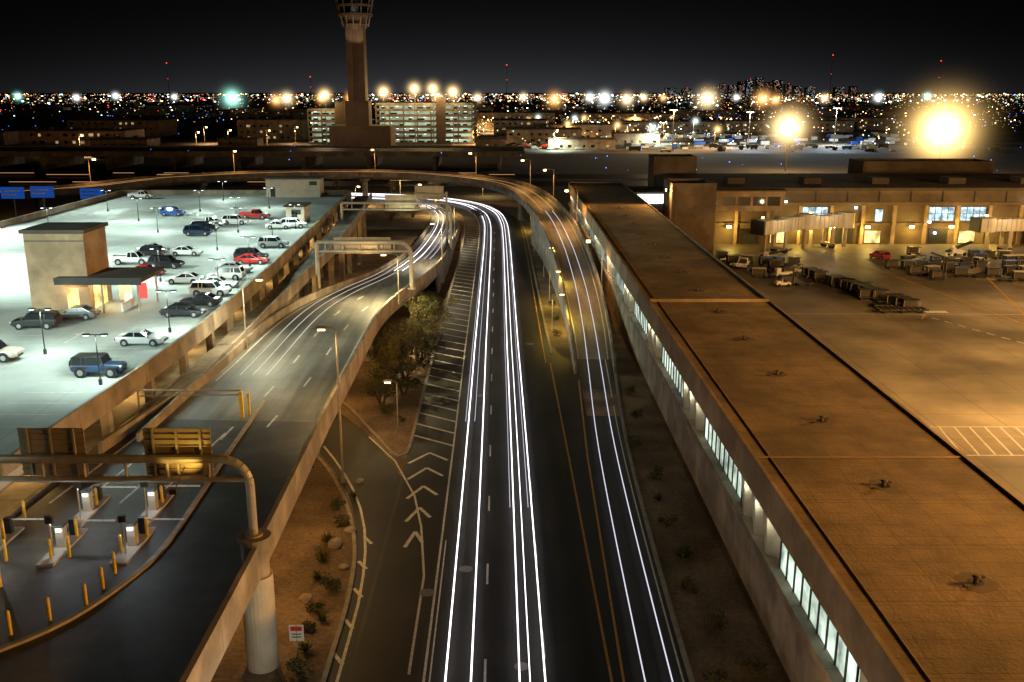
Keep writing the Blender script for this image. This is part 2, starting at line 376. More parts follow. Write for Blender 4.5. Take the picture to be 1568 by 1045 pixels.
line(mk,C,-4.95,.16,.006,0,C.s[-1]); line(mk,C,-4.6,.1,.006,0,sy(66))
dashes(mk,C,-1.3,.15,.006,2,s250); dashes(mk,C,2.35,.15,.006,5,s250)
for y in(68,72.5,77,81.2,85):
    hw=(y-60)/24*1.7+.1; cx=-7.1-(y-60)*.012
    bar(mk,(cx-hw,y-1.6),(cx-.1,y+1.1),.3,.034); bar(mk,(cx-.1,y+1.1),(cx+hw*.95,y-.8),.3,.0345)
y=89
while y<250:
    bar(mk,(-9.45-(y-90)*.006,y+1.9),(-5.35-(y-90)*.006,y-1.0),.3,.034); y+=3.5
gore=[(-5.9,50),(-6.0,62),(-6.9,70),(-8.0,76),(-10.6,84),(-14,90.5)]
for a,b in zip(gore[:-1],gore[1:]): bar(mk,a,b,.17,.030)
line(mk,SR,-2.0,.2,.008,0,SR.sy(88))
for y in(43,47,51,55,59,63,67): 
    x=-10.05 if y<60 else -10.2-(y-60)*.04
    bar(mk,(x-.75,y+1.2),(x,y),.26,.0325)
mk.m('yellow')
line(mk,C,6.25,.16,.008,0,sy(116)); 
yl=[(6.9,20),(6.95,49),(7.75,85),(8.9,114)]
for a,b in zip(yl[:-1],yl[1:]): bar(mk,a,b,.16,.038)
line(mk,C,5.7,.12,.008,sy(116),C.s[-1])
mk.m('white'); line(mk,F,1.55,.12,.008,0,s_r)
mk.m('iron')
for x,y,r in((-5.6,59.6,.55),(-3,63,.5),(.9,50.8,.45),(3.2,127,.6),(-3,104,.4)): mk.disc(x,y,.036,r); 
mk.obj('road_markings')
mk=MB(); mk.m('dwhite')
line(mk,Rm,-.6,.2,.012,Rm.sy(84),Rm.sy(240),side=1); line(mk,Rm,.6,.2,.012,Rm.sy(86),Rm.sy(240),side=-1)
dashes(mk,Rm,.2,.2,.012,Rm.sy(70),Rm.sy(135),3,8); dashes(mk,Rm,3.0,.2,.012,Rm.sy(72),Rm.sy(120),3,8)
for x in(-30.6,-28.4,-25.9,-23.9): bar(mk,(x,58.5),(x+1.2,72),.18,7.315)
line(mk,F,.5,.14,.012,s_r,L_,side=-1); line(mk,F,-.5,.14,.012,s_r,L_,side=1)
mk.obj('ramp_markings')
kb=MB(); kb.m('kerb')
def kerb(pts,w=.3,h=.14,z=0):
    p=Path([(x,y,z,0,0) for x,y in pts],6); sweep(kb,p,[(0,-w/2,h),(0,w/2,h),(0,w/2,-.1),(0,-w/2,-.1)],step=1.2)
kerb([(-10.95,10),(-10.9,49),(-11.1,61),(-12.4,69.8),(-15.6,79.6),(-20.6,88.3),(-30,95)])
isl=[(-26,107),(-19,102),(-14.6,93.5),(-11.6,87),(-10.6,85.3),(-9.75,85.8),(-9.6,90),(-9.75,112),(-9.9,160),(-10.2,220),(-11,248)]
kerb(isl)
kerb([(10.95,10),(11,49),(11.8,85),(13.5,113),(14.6,122)])
kerb([(6,122),(5.6,150),(5.2,190),(4.7,230),(3.8,252)])
kb.obj('road_kerb')
g=MB(); g.m('gravel'); g.prism(isl[1:]+[(-11.2,248),(-11.4,170),(-14,140),(-24,122)],-.05,.1); g.obj('planted_island')
kb=MB(); kb.m('kerb')
kerb([(-26,40.4),(-24.6,41.6),(-22.8,44),(-21.4,47.8),(-20.7,52),(-20.9,60),(-21.2,67),(-21.5,80)],.3,.16,7.3)
kb.obj('toll_lane_kerb')

# ---------------------------------------------------------------- light trails
def trail(path,offs,z,r,s0,s1,m,rev=False):
    mb=MB(); mb.m(m)
    for o in offs:
        sweep(mb,path,[(0,o-r,z),(0,o+r,z),(0,o+r,z+2*r),(0,o-r,z+2*r)],s0,s1,step=4)
    mb.obj('light_trail')
e0=C.s[-1]-20
trail(C,(-3.6,-2.1),.6,.05,0,e0,'trail'); trail(C,(.75,2.25),.6,.045,0,e0,'trail')
trail(C,(1.35,),.8,.03,0,e0,'trail'); trail(C,(-2.95,-3.9),.7,.022,sy(90),e0,'trail2'); trail(C,(.45,1.95),.7,.02,sy(70),e0,'trail2')
trail(F,(-.85,.75),.55,.035,0,F.sy(215),'trail2'); 
trail(F,(-1.5,1.2),.6,.03,F.sy(215),L_,'trailo')
trail(Rm,(-1.6,-.3),.6,.035,Rm.sy(150),Rm.s[-1],'trail'); trail(Rm,(.8,1.8,-2.2),.6,.03,Rm.sy(165),Rm.s[-1],'trail2')
trail(Rm,(-3.4,-2.2,-.9),.6,.025,Rm.sy(86),Rm.sy(165),'trail3')

# ---------------------------------------------------------------- concourse (right)
mb=MB()
X0,X1,Y0,Y1,ZR=16.3,30.6,8,254,10.4
mb.m('roof'); mb.box(X0+.25,X1-.25,Y0,107,9.6,ZR); mb.box(X0+.25,X1-.25,107.4,Y1,9.6,ZR-.05)
mb.m('stucco'); 
mb.box(X0,X0+.25,Y0,Y1,8.2,ZR+.22); mb.box(X1-.25,X1,Y0,Y1,8.1,ZR+.12)
mb.box(X0+.25,X1-.25,107,107.4,9.6,ZR+.35); mb.box(X0+.25,X1-.25,Y1-.3,Y1,9,ZR+.2)
mb.box(X0+.25,X1-.25,58.9,59.1,ZR,ZR+.06); mb.box(X0+1.2,X0+1.26,Y0,Y1,ZR,ZR+.05)
mb.m('concrete'); mb.box(16.9,X1-.5,Y0,Y1,0,5.3); mb.box(16.35,16.9,Y0,Y1,4.7,5.3)
mb.m('stucco'); mb.box(17.6,X1-.5,Y0,Y1,5.3,8.2)
mb.box(X0+.25,17.6,Y0,Y1,8.2,9.6)
y=17.
bays=[]
while y<Y1-14:
    w0,w1=y,y+13.2
    mb.m('window'); mb.box(17.0,17.05,w0,w1,5.35,8.2)
    mb.m('dark')
    n=9
    for i in range(n+1):
        yy=w0+(w1-w0)*i/n; mb.box(16.9,16.99,yy-.06,yy+.06,5.35,8.2)
    mb.box(16.9,16.99,w0,w1,7.3,7.38)
    mb.m('cream')
    for k in range(3):
        yy=w1+1.7+k*2.9
        mb.add([(16.4,yy-.2,8.2),(16.4,yy+.9,8.2),(17.6,yy+1.2,8.2),(17.6,yy-.6,8.2),(16.6,yy+.1,5.3),(16.6,yy+.5,5.3),(17.6,yy+1.2,5.3),(17.6,yy-.6,5.3)],
          [(0,1,2,3),(7,6,5,4),(0,4,5,1),(1,5,6,2),(2,6,7,3),(3,7,4,0)])
    bays.append(w1+4.9); y+=23.1
yv=30.5
while yv<250:
    zz=ZR if yv<107 else ZR-.05
    mb.m('roofstain'); mb.disc(23.3,yv,zz+.008,1.0,14,.3)
    mb.m('dark'); mb.disc(23.3,yv,zz+.014,.4,12)
    mb.m('darkroof'); mb.cyl((23.3,yv,zz-.05),(23.3,yv,zz+.3),.14,.12,8); mb.cyl((23.3,yv,zz+.3),(23.3,yv,zz+.38),.24,.1,8)
    mb.box(22.5,22.7,yv-.5,yv-.35,zz-.02,zz+.08); mb.box(23.8,23.95,yv+.4,yv+.55,zz-.02,zz+.1)
    yv+=11.9
cc=mb.obj('terminal_concourse')
for yy in bays: 
    for dy in(-3.1,0.1,3.0): lamp('POINT','bay_fill_light',(16.3,yy+dy-.9,7.6),(1,1,.72),34,.1,parent=cc)  # point lights added so the cream fins show up bright

# ---------------------------------------------------------------- terminal building across the apron
mb=MB()
mb.m('termwall'); mb.box(43,190,216,254,0,12.2)
mb.m('darkroof'); mb.box(42.5,190.5,215.6,254.4,12.2,12.8)
mb.m('termwall'); mb.box(43,190,215.3,215.95,8.9,9.6); mb.box(43,190,215.5,215.95,4.4,4.9)
for i in range(20):
    x=45+i*7.2; mb.m('stucco'); mb.box(x-.35,x+.35,215.2,215.9,0,8.9)
    k=i%5
    if k in(2,3) and i>2: mb.m('winblue'); mb.box(x+.6,x+6.4,215.85,215.97,5.4,8.4); mb.m('dark'); [mb.box(x+.6+j*1.45,x+.7+j*1.45,215.7,215.84,5.4,8.4) for j in range(5)]; mb.box(x+.6,x+6.4,215.72,215.83,6.9,7)
    elif k==0 and i: mb.m('winblue'); mb.box(x+3,x+4.6,215.85,215.97,5.2,7.9)
    if i%3==2: mb.m('warmwin'); mb.box(x+1,x+4.5,215.85,215.97,.3,3)
    if i%3==1: mb.m('dark'); mb.box(x+1.2,x+5.5,215.85,215.97,.1,3.6)
    mb.m('dark'); mb.box(x+3.4,x+3.55,215.7,215.94,9.7,12.0)
for x in(52,70,86,104,121): 
    mb.m('darkroof'); mb.box(x,x+4,225,230,12.8,14.2)
tb=mb.obj('terminal_building')
WL=((50.5,3.9),(66,3.9),(74,3.5),(82,3.8),(92,3.9),(101,3.9),(110,3.6))
for x,z in WL: lamp('POINT','wall_light',(x,213.2,z),(1,.66,.13),1300,.2,parent=tb)
mb=MB(); mb.m('sodium')
for x,z in WL: mb.box(x-.5,x+.5,214.3,214.7,z,z+.5)
mb.m('dark'); 
for x,z in WL: mb.box(x-.06,x+.06,214.7,215.3,z+.1,z+.3)
mb.m('cool')
for x,z in((48,9.8),(79,8.2),(96,5),(97.5,2.5),(63,9.6),(118,9.5)): mb.box(x-.25,x+.25,214.6,215,z,z+.4)
mb.obj('fixtures',parent=tb)
def block(name,x0,x1,y0,y1,z,m='termwall'):
    mb=MB(); mb.m(m); mb.box(x0,x1,y0,y1,0,z); mb.box(x0,x0+.4,y0,y1,z,z+.7); mb.box(x1-.4,x1,y0,y1,z,z+.7); mb.box(x0+.4,x1-.4,y0,y0+.4,z,z+.7); mb.box(x0+.4,x1-.4,y1-.4,y1,z,z+.7)
    mb.m('darkroof'); mb.box(x0+1,x0+3,y0+2,y0+4,z,z+.6); mb.box(x0+.5,x0+.7,y0-.06,y0-.02,0,z) 
    return mb.obj(name)
b1=block('service_tower_building',34.7,44,200,211,14.6); block('rooftop_plant_building',39.5,51,258,268,16.3); block('long_rooftop_building',101,138,272,284,14)
mb=MB(); mb.m('dark'); mb.box(34.2,34.66,204,205,13.2,13.8); mb.m('sodium'); mb.box(34.1,34.19,204.1,204.9,13.2,13.7); rf=mb.obj('roof_fill_light')  # fixture and lamp added to brighten the far end of the roof
lamp('SPOT','flood_light',(33.7,204.5,13.4),SOD,9000,.3,150,.6,(22,185,10.4),rf)
mb=MB(); mb.m('cream'); mb.box(30.7,42.8,238,246,5,9.6); mb.m('darkroof'); mb.box(30.7,43,237.6,246.4,9.6,10.1); mb.m('hotwhite'); mb.box(32.5,40,237.9,237.98,6.8,9); mb.m('concrete'); mb.box(34,35,240,241,0,5); mb.box(39,40,240,241,0,5)
mb.obj('connector_walkway')
mb=MB(); mb.m('stucco'); mb.box(44.1,62,212,215.2,8,12.4); mb.m('glass'); 
for i in range(5): mb.box(45+i*3.3,47.7+i*3.3,211.9,211.98,9.2,11.2)
mb.m('darkroof'); mb.box(44.1,62.3,211.8,215.2,12.4,12.7); mb.m('concrete'); mb.box(60,61,213,214,0,8); mb.obj('enclosed_walkway')

def jet_bridge(x,y,z,a,L):
    mb=MB(); mb.m('cream')
    mb.cyl((0,0,-.2),(0,0,3.2),1.9,1.9,16); mb.m('concrete'); mb.cyl((0,0,-z),(0,0,-.2),.5,.5,12)
    mb.m('cream'); mb.box(1.5,L*.55,-1.35,1.35,.1,2.9); mb.box(L*.55,L,-1.15,1.15,0,2.6)
    mb.m('steel')
    for i in range(int(L/1.1)): 
        xx=1.8+i*1.1; h=1.42 if xx<L*.55 else 1.22
        if xx<L-.4: mb.box(xx,xx+.12,-h,h,-.05,2.98 if xx<L*.55 else 2.68)
    mb.m('glass'); mb.box(2,L*.5,-1.44,-1.43,1.5,2.1)
    mb.m('cream'); mb.cyl((L+1.2,0,-.1),(L+1.2,0,2.9),1.9,1.9,14); mb.box(L+1.2,L+3.4,-1.7,1.7,0,2.8); mb.m('dark'); mb.box(L+3.4,L+3.9,-1.8,1.8,-.1,2.9)
    mb.m('steel'); mb.box(L-4.2,L-3.4,-1.7,-1.3,-z+1,0); mb.box(L-4.2,L-3.4,1.3,1.7,-z+1,0); mb.box(L-4.4,L-3.2,-1.9,1.9,-z+.7,-z+1.2)
    mb.m('rubber'); 
    for yy in(-1.7,-1.1,1.1,1.7): mb.cyl((L-3.8,yy-.2,-z+.6),(L-3.8,yy+.2,-z+.6),.6,.6,14)
    mb.m('steel'); mb.box(L-1,L-.6,-2.6,-1.3,-z,-.1)
    mb.m('sodium'); mb.box(L-.2,L+.3,-2.0,-1.7,2.95,3.2)
    o=mb.obj('jet_bridge',(x,y,z),a); lamp('POINT','bridge_light',(L-2,4,4.2),(1,.8,.5),650,.2,parent=o)
jet_bridge(66,209,4.6,math.radians(215),12); jet_bridge(124,207,4.6,math.radians(186),19); jet_bridge(76,212,4.6,math.radians(196),8)

# ---------------------------------------------------------------- apron equipment
def cart(x,y,a,covered=True,L=2.6,cm='dark'):
    mb=MB(); mb.m('dark'); mb.box(-L/2,L/2,-.75,.75,.42,.55)
    mb.m('rubber'); [mb.cyl((sx_*L*.36,sy_*.62-.09,.24),(sx_*L*.36,sy_*.62+.09,.24),.24,.24,10) for sx_ in(-1,1) for sy_ in(-1,1)]
    mb.m('steel'); mb.cyl((L/2,0,.4),(L/2+.8,0,.3),.04,.04,6)
    if covered:
        for sx_ in(-1,1):
            for sy_ in(-1,1): mb.cyl((sx_*(L/2-.06),sy_*.7,.55),(sx_*(L/2-.06),sy_*.7,1.75),.04,.04,6)
        mb.m(cm); mb.box(-L/2,L/2,-.78,.78,1.75,1.83); mb.m('dark'); mb.box(-L/2,-L/2+.04,-.7,.7,.55,1.75); mb.m('darkroof'); mb.box(-L/2+.05,L/2-.3,-.03,.03,.55,1.7)
    mb.obj('baggage_cart',(x,y,.01),a)
for i in range(16):
    t_=i/15; cart(57+7.5*t_+U(-.2,.2),176-28*t_,math.radians(-3+U(-9,9)),R()<.85)
for i in range(7): cart(60.5+U(-.6,2.5),168-i*3.0,math.radians(U(-12,12)),R()<.6)
for x,y in((48.5,181),(50,184.5),(46,190),(52,188),(50.5,168),(47.5,176),(90,196),(94,192),(98,196),(102,190),(99,184),(106,183),(84,196),(110,188),(93,183),(96,178),(87,201),(104,196),(89,190),(101,179),(83,181),(86,176),(80,173),(92,172),(76,184),(45,195),(97,173),(104,176),(110,180),(81,189),(85,185),(78,178)):
    for k in range(random.choice((1,2,3))): cart(x+k*2.9,y+U(-.3,.3),math.radians(U(-20,20)),R()<.75,cm=random.choice(('dark','dark','dark','signblue','cream')))
def dolly(x,y,a):
    mb=MB(); mb.m('dark'); mb.box(-4,4,-1.2,1.2,.45,.65); mb.m('steel')
    for i in range(9): mb.cyl((-3.6+i*.9,-1.1,.7),(-3.6+i*.9,1.1,.7),.07,.07,6)
    mb.m('rubber'); [mb.cyl((sx_*2.9,sy_*1-.1,.3),(sx_*2.9,sy_*1+.1,.3),.3,.3,10) for sx_ in(-1,0,1) for sy_ in(-1,1)]
    mb.obj('cargo_dolly',(x,y,.01),a)
dolly(62.5,146.5,.03); dolly(90,179,.8); dolly(104,186,1.2)
def loader(x,y,a):
    mb=MB(); mb.m('whitepaint'); mb.box(-2,1.6,-.9,.9,.5,1.1); mb.m('dark'); mb.obox((.4,0,1.9),(6.5,1,.3),0,-.28); mb.m('whitepaint'); mb.box(-1.9,-1,-.85,-.1,1.1,1.9)
    mb.m('rubber'); [mb.cyl((sx_*1.2,sy_*.85-.12,.4),(sx_*1.2,sy_*.85+.12,.4),.4,.4,12) for sx_ in(-1,1) for sy_ in(-1,1)]
    mb.obj('belt_loader',(x,y,.01),a)
loader(52,176,.4); loader(88,186,2.8); loader(110,194,1.9); loader(55,193,-.6); loader(96,200,.3)
mk=MB(); mk.m('dwhite')
bar(mk,(44,145.5),(120,144.5),.25,.012)
for i in range(30): x=63+i*.95; y=150-i*2.4; bar(mk,(x,y),(x+.55,y-1.3),.3,.016)
bar(mk,(43.5,93.5),(56,93.5),.18,.012); bar(mk,(43.5,85.5),(56,85.5),.18,.012)
for i in range(8): bar(mk,(44+i*1.6,85.5),(45.2+i*1.6,93.5),.18,.0165)
mk.m('yellow'); bar(mk,(70,210),(80,120),.25,.02); bar(mk,(100,208),(74,120),.25,.024); bar(mk,(64,142),(67,147),.2,.02)
mk.m('whitepaint'); mk.sheet([(66.5,146),(70,146),(70,147.4),(66.5,147.4)],.03)
mk.obj('apron_markings')

# ---------------------------------------------------------------- parking deck
edge=[(-33,8),(-32.6,40),(-32.1,64),(-31.4,84),(-31.4,104),(-33.2,150),(-37.2,228)]
poly=edge+[(-92,228),(-92,8)]
mb=MB(); mb.m('deck'); mb.prism(poly,9.4,10)
mb.m('concrete'); mb.prism([(x-.5,y) for x,y in edge]+[(-92,228),(-92,8)],5.9,6.4); mb.prism([(x-.5,y) for x,y in edge]+[(-92,228),(-92,8)],2.6,3.1)
EP=Path([(x,y,10,0,0) for x,y in edge])
sweep(mb,EP,[(0,-.25,1.05),(0,.02,1.05),(0,.02,-.8),(0,-.25,-.8)])
for dz in(-3.6,-6.9): sweep(mb,EP,[(0,-.4,dz+.9),(0,-.1,dz+.9),(0,-.1,dz-.5),(0,-.4,dz-.5)])
d=4
while d<EP.s[-1]:
    x,y,z=EP.at(d,-.45); mb.box(x-.35,x+.35,y-.4,y+.4,0,9.4); d+=8.6
mb.box(-92,-91.7,8,228,10,11.1); mb.box(-91.7,-37.5,227.7,228,10,11.1)
mb.m('stucco'); mb.box(-46,-45.7,8,228,0,9.4)
pk=mb.obj('parking_garage_deck')
for y in(56,66,84,100,118,138,165,195):
    lamp('POINT','garage_ceiling_light',(-35.5,y,8.7),(1,.6,.2),480,.2,parent=pk)
    lamp('POINT','garage_ceiling_light',(-35.5,y+6,5.2),(1,.6,.2),380,.2,parent=pk)
for y in(74,96,116,140,170): lamp('POINT','gap_light',(-31.0,y,5.6),(1,.6,.18),420,.2,parent=pk)
IP=Path([(-30.2,70,7.1,-1.1,1.1),(-29.9,90,7.5,-1.2,1.2),(-29.8,112,8.2,-1.2,1.2),(-29.5,135,9,-1.4,1.4),(-29.5,160,9.6,-1.6,1.6),(-32,200,9.9,-1.8,1.8),(-34,226,9.9,-1.8,1.8)])
mb=MB(); mb.m('concrete'); sweep(mb,IP,[(-1,0,0),(1,0,0),(1,0,-.5),(-1,0,-.5)]); sweep(mb,IP,[(1,0,.9),(1,.22,.9),(1,.22,-.8),(1,0,-.8)])
d=6
while d<IP.s[-1]: 
    x,y,z=IP.at(d,.4); mb.box(x-.4,x+.4,y-.5,y+.5,0,z-.5); d+=13
mb.obj('garage_access_ramp')
mk=MB(); mk.m('dwhite')
for x0,x1,y0,y1 in((-39.7,-34.8,66,218),(-52,-47,60,98),(-52,-47,118,205),(-57.2,-52.3,60,98),(-57.2,-52.3,118,205),(-73,-68,60,215),(-78.2,-73.3,60,215),(-91,-86,60,220)):
    y=y0
    while y<y1: bar(mk,(x0,y),(x1,y),.14,10.012); y+=2.75
for y in(90,130,175): 
    bar(mk,(-43.5,y),(-43.5,y+3.2),.25,10.012); mk.sheet([(-44.2,y+3.2),(-42.8,y+3.2),(-43.5,y+4.6)],10.0125)
mk.obj('parking_bay_markings')
mb=MB(); mb.m('stucco'); mb.box(-53.4,-46.8,104,110,10,18.8)
mb.m('darkroof'); mb.box(-53.7,-46.5,103.7,110.3,18.8,19.2); mb.box(-50,-40.2,102.6,109.5,13.6,14.0)
mb.m('dark'); mb.box(-49.9,-40.3,102.5,102.6,13.3,14.1)
mb.m('steel'); 
for x,y in((-41,103.2),(-41,108.8),(-45,103.2)): mb.cyl((x,y,10),(x,y,13.6),.12,.12,8)
mb.m('warmwin'); mb.box(-49.3,-48.0,103.95,103.99,10.1,12.6); mb.box(-46.75,-46.7,105,108.5,10.1,12.8)
mb.m('redsign'); mb.box(-42.6,-41.6,107.2,107.4,10.8,12.6); mb.m('signwhite'); mb.box(-45.5,-44,108.9,109,10.2,12.4); mb.box(-43.2,-43,103.5,107,10,11)
mb.m('dark'); mb.box(-53.45,-53.42,104,110,10,10.4); mb.box(-53.4,-46.8,103.96,103.985,17.9,18.0)
ev=mb.obj('elevator_tower')
lamp('POINT','canopy_light',(-44.5,106,13.2),(1,.75,.4),700,.2,parent=ev); lamp('POINT','door_light',(-48.6,102.4,12.8),(1,.7,.35),220,.15,parent=ev)
def stair(x0,x1,y0,y1,h,name):
    mb=MB(); mb.m('cream'); mb.box(x0,x1,y0,y1,10,10+h); mb.m('darkroof'); mb.box(x0-.3,x1+.3,y0-.3,y1+.3,10+h,10+h+.3); mb.m('dark'); mb.box(x0+1,x0+2.1,y0-.03,y0-.005,10.1,12.3)
    mb.box(x1-2.4,x1-.6,y0-.03,y0-.005,10+h-1.4,10+h-.5); mb.obj(name)
stair(-56,-43.5,222,227,4.2,'stairwell_building'); stair(-41,-37.6,176,181,3.2,'stair_shelter')

def deck_lamp(x,y,a=0,power=500):
    mb=MB(); mb.m('dark'); mb.cyl((0,0,0),(0,0,.5),.16,.16,10); mb.cyl((0,0,.5),(0,0,4.3),.06,.05,8); mb.obox((0,0,4.35),(1.5,.08,.08),a)
    c,s=math.cos(a),math.sin(a)
    for k in(-1,1): 
        mb.m('dark'); mb.obox((k*.75*c,k*.75*s,4.38),(.55,.3,.12),a); mb.m('cool'); mb.obox((k*.75*c,k*.75*s,4.3),(.42,.22,.03),a)
    o=mb.obj('parking_lot_lamp',(x,y,10)); 
    if power: lamp('SPOT','lamp_light',(0,0,4.15),COOL,power,.4,172,.35,None,o)
for x,y in((-34.3,76.4),(-34.6,94.3),(-35,113),(-36,131),(-37.3,150),(-38,170),(-43.5,86),(-57,118),(-60,139),(-61,165),(-63,195),(-45,121),(-45,146),(-76,140),(-80,165),(-82,195),(-47,165),(-50,200),(-64,215),(-70,180),(-52,182),(-58,84)):
    deck_lamp(x,y,0,2500)
for x,y,z,p,ax,ay,cn in((-66,54,32,190000,-58,84,84),(-84,116,32,200000,-66,124,80),(-104,160,34,230000,-78,160,80),(-128,205,34,260000,-92,200,76),(-44,22,30,36000,-44,52,60)):  # unseen masts, added to spread light over the deck and plaza
    floodmast(x,y,z,COOL,p,lens='cool',aim=(ax,ay,10),cone=cn)

# ---------------------------------------------------------------- vehicles
paintcache={}
def paint(c):
    if c not in paintcache: 
        paintcache[c]=mat('car_paint',c,tuple(v*.92 for v in c),rough=.28,metal=.15,scale=.6,spec=.6)
    return paintcache[c]
headl=mat('headlamp_glass',(.7,.72,.75),rough=.15); taill=mat('taillamp_red',(.35,.01,.01),rough=.2); rim=mat('alloy_rim',(.45,.45,.47),rough=.3,metal=.8)
def car(name,kind,c,x,y,a=0,z=10.0):
    P=paint(c); mb=MB(); mb.m(P)
    spec={'sedan':(4.7,1.82,.62,1.42,[(-1,.78,.42,.78),(-.94,.93,.26,.93),(-.55,1,.2,.97),(.2,1,.2,.94),(.45,1,.2,.9),(.86,.93,.22,.76),(1,.76,.34,.6)],(.40,.06,-.40,-.80),.92,.33),
          'suv':(4.75,1.92,.7,1.74,[(-1,.86,.5,1.05),(-.95,.96,.32,1.12),(-.5,1,.26,1.12),(.2,1,.26,1.1),(.5,1,.28,1.06),(.88,.94,.3,.95),(1,.82,.42,.78)],(.46,.22,-.82,-.95),1.1,.38),
          'jeep':(4.4,1.85,.7,1.84,[(-1,.9,.55,1.1),(-.93,.92,.45,1.15),(-.5,.94,.42,1.15),(.2,.94,.42,1.15),(.35,.82,.45,1.16),(.9,.74,.5,1.08),(1,.7,.55,1.0)],(.34,.22,-.9,-.94),1.13,.44),
          'pickup':(5.6,1.98,.7,1.86,[(-1,.95,.6,1.05),(-.9,1,.45,1.1),(-.5,1,.4,1.12),(.2,1,.4,1.13),(.5,1,.4,1.12),(.9,.96,.42,1.02),(1,.85,.5,.85)],(.5,.28,-.12,-.16),1.1,.42)}[kind]
    L,W,_,H,st,cab,zb,wr=spec
    ring=[]
    for (sx_,sw,b,tz) in st:
        X=sx_*L/2;w_=sw*W/2
        ring+= [(X,-w_*.86,b),(X,-w_,b+.16),(X,-w_,tz-.2),(X,-w_*.9,tz-.03),(X,-w_*.6,tz+.02),(X,w_*.6,tz+.02),(X,w_*.9,tz-.03),(X,w_,tz-.2),(X,w_,b+.16),(X,w_*.86,b)]
    n=len(st);k=10;fs=[]
    for i in range(n-1):
        for j in range(k): a0=i*k+j;b0=i*k+(j+1)%k; fs.append((a0,b0,b0+k,a0+k))
    fs.append(tuple(range(k-1,-1,-1)));fs.append(tuple((n-1)*k+j for j in range(k))); mb.add(ring,fs)
    f0,f1,r1,r0=[v*L/2 for v in cab]; wb=W/2*.9;wt=W/2*.74 if kind!='jeep' else W/2*.84
    if kind=='jeep': wb=W/2*.88
    mb.m('glass'); zt=H-.05
    mb.add([(f0,-wb,zb-.06),(f0,wb,zb-.06),(r0,wb,zb-.06),(r0,-wb,zb-.06),(f1,-wt,zt),(f1,wt,zt),(r1,wt,zt),(r1,-wt,zt)],
       [(0,3,2,1),(4,5,6,7),(0,1,5,4),(1,2,6,5),(2,3,7,6),(3,0,4,7)])
    mb.m(P if kind!='jeep' else 'dark')
    e_=.04
    mb.add([(f1+.06,-wt-e_,zt-.02),(f1+.06,wt+e_,zt-.02),(r1-.06,wt+e_,zt-.02),(r1-.06,-wt-e_,zt-.02),(f1-.15,-wt*.85,zt+.07),(f1-.15,wt*.85,zt+.07),(r1+.12,wt*.85,zt+.07),(r1+.12,-wt*.85,zt+.07)],
       [(0,3,2,1),(4,5,6,7),(0,1,5,4),(1,2,6,5),(2,3,7,6),(3,0,4,7)])
    for s_ in(-1,1):
        mb.cyl((f0,s_*wb,zb-.05),(f1,s_*(wt+.01),zt),.045,.04,6); mb.cyl((r0,s_*wb,zb-.05),(r1,s_*(wt+.01),zt),.07 if kind!='pickup' else .06,.06,6)
        mx_=(f1+r1)/2-.05; mb.cyl((mx_,s_*(wb+.0),zb-.03),(mx_,s_*(wt+.01),zt),.045,.04,6)
        if kind in('suv','jeep'): mx2=r1*.62; mb.cyl((mx2,s_*wb,zb-.03),(mx2,s_*(wt+.01),zt),.06,.05,6)
    if kind=='pickup':
        mb.m('dark'); mb.box(-L/2+.18,r0-.12,-W/2*.82,W/2*.82,1.1,1.145)
        mb.m(P); mb.box(-L/2+.06,r0-.05,-W/2*.97,-W/2*.82,1.0,1.25); mb.box(-L/2+.06,r0-.05,W/2*.82,W/2*.97,1.0,1.25); mb.box(-L/2+.02,-L/2+.14,-W/2*.9,W/2*.9,1.0,1.25)
    if kind=='jeep':
        mb.m('rubber'); mb.cyl((-L/2-.02,0,1.0),(-L/2-.28,0,1.0),.4,.4,16); mb.m('dark')
        for s_ in(-1,1):
            for X in(-.58,.62): mb.box(X*L/2-.6,X*L/2+.6,s_*W/2*.97-.12,s_*W/2*.97+.12,.92,1.0)
    wx=(.60*L/2,-.60*L/2)
    for X in wx:
        for s_ in(-1,1):
            yo=s_*(W/2-.09)
            mb.m('dark'); mb.cyl((X,yo-.02*s_,wr+.02),(X,yo+.10*s_,wr+.02),wr*1.22,wr*1.2,18)
            mb.m('rubber'); mb.cyl((X,yo-.1*s_,wr),(X,yo+.13*s_,wr),wr,wr*.97,18); mb.m(rim); mb.cyl((X,yo+.12*s_,wr),(X,yo+.145*s_,wr),wr*.62,wr*.55,12)
    mb.m(headl)
    for s_ in(-1,1): mb.obox((L/2*.965,s_*W/2*.66,st[-1][3]-.04),(.16,.34,.15),-s_*.25)
    mb.m(taill)
    for s_ in(-1,1): mb.obox((-L/2*.985,s_*W/2*.7,st[0][3]-.12),(.12,.3,.2),s_*.1)
    mb.m('dark'); mb.box(L/2*.97,L/2*1.0+.02,-W/2*.5,W/2*.5,.42,.62); mb.box(-L/2*1.0-.02,-L/2*.97,-W/2*.3,W/2*.3,.45,.6)
    for s_ in(-1,1): mb.m(P); mb.obox((f0-.1,s_*(W/2+.06),zb+.06),(.16,.2,.14)) 
    mb.obj(name,(x,y,z+.01),a,bevel=.03)
pi=math.pi
WH=(.72,.73,.72);SV=(.4,.42,.43);BK=(.018,.018,.02);RD=(.42,.02,.02);BL=(.02,.1,.42);DB=(.02,.05,.12);GY=(.12,.13,.14);TN=(.5,.45,.36)
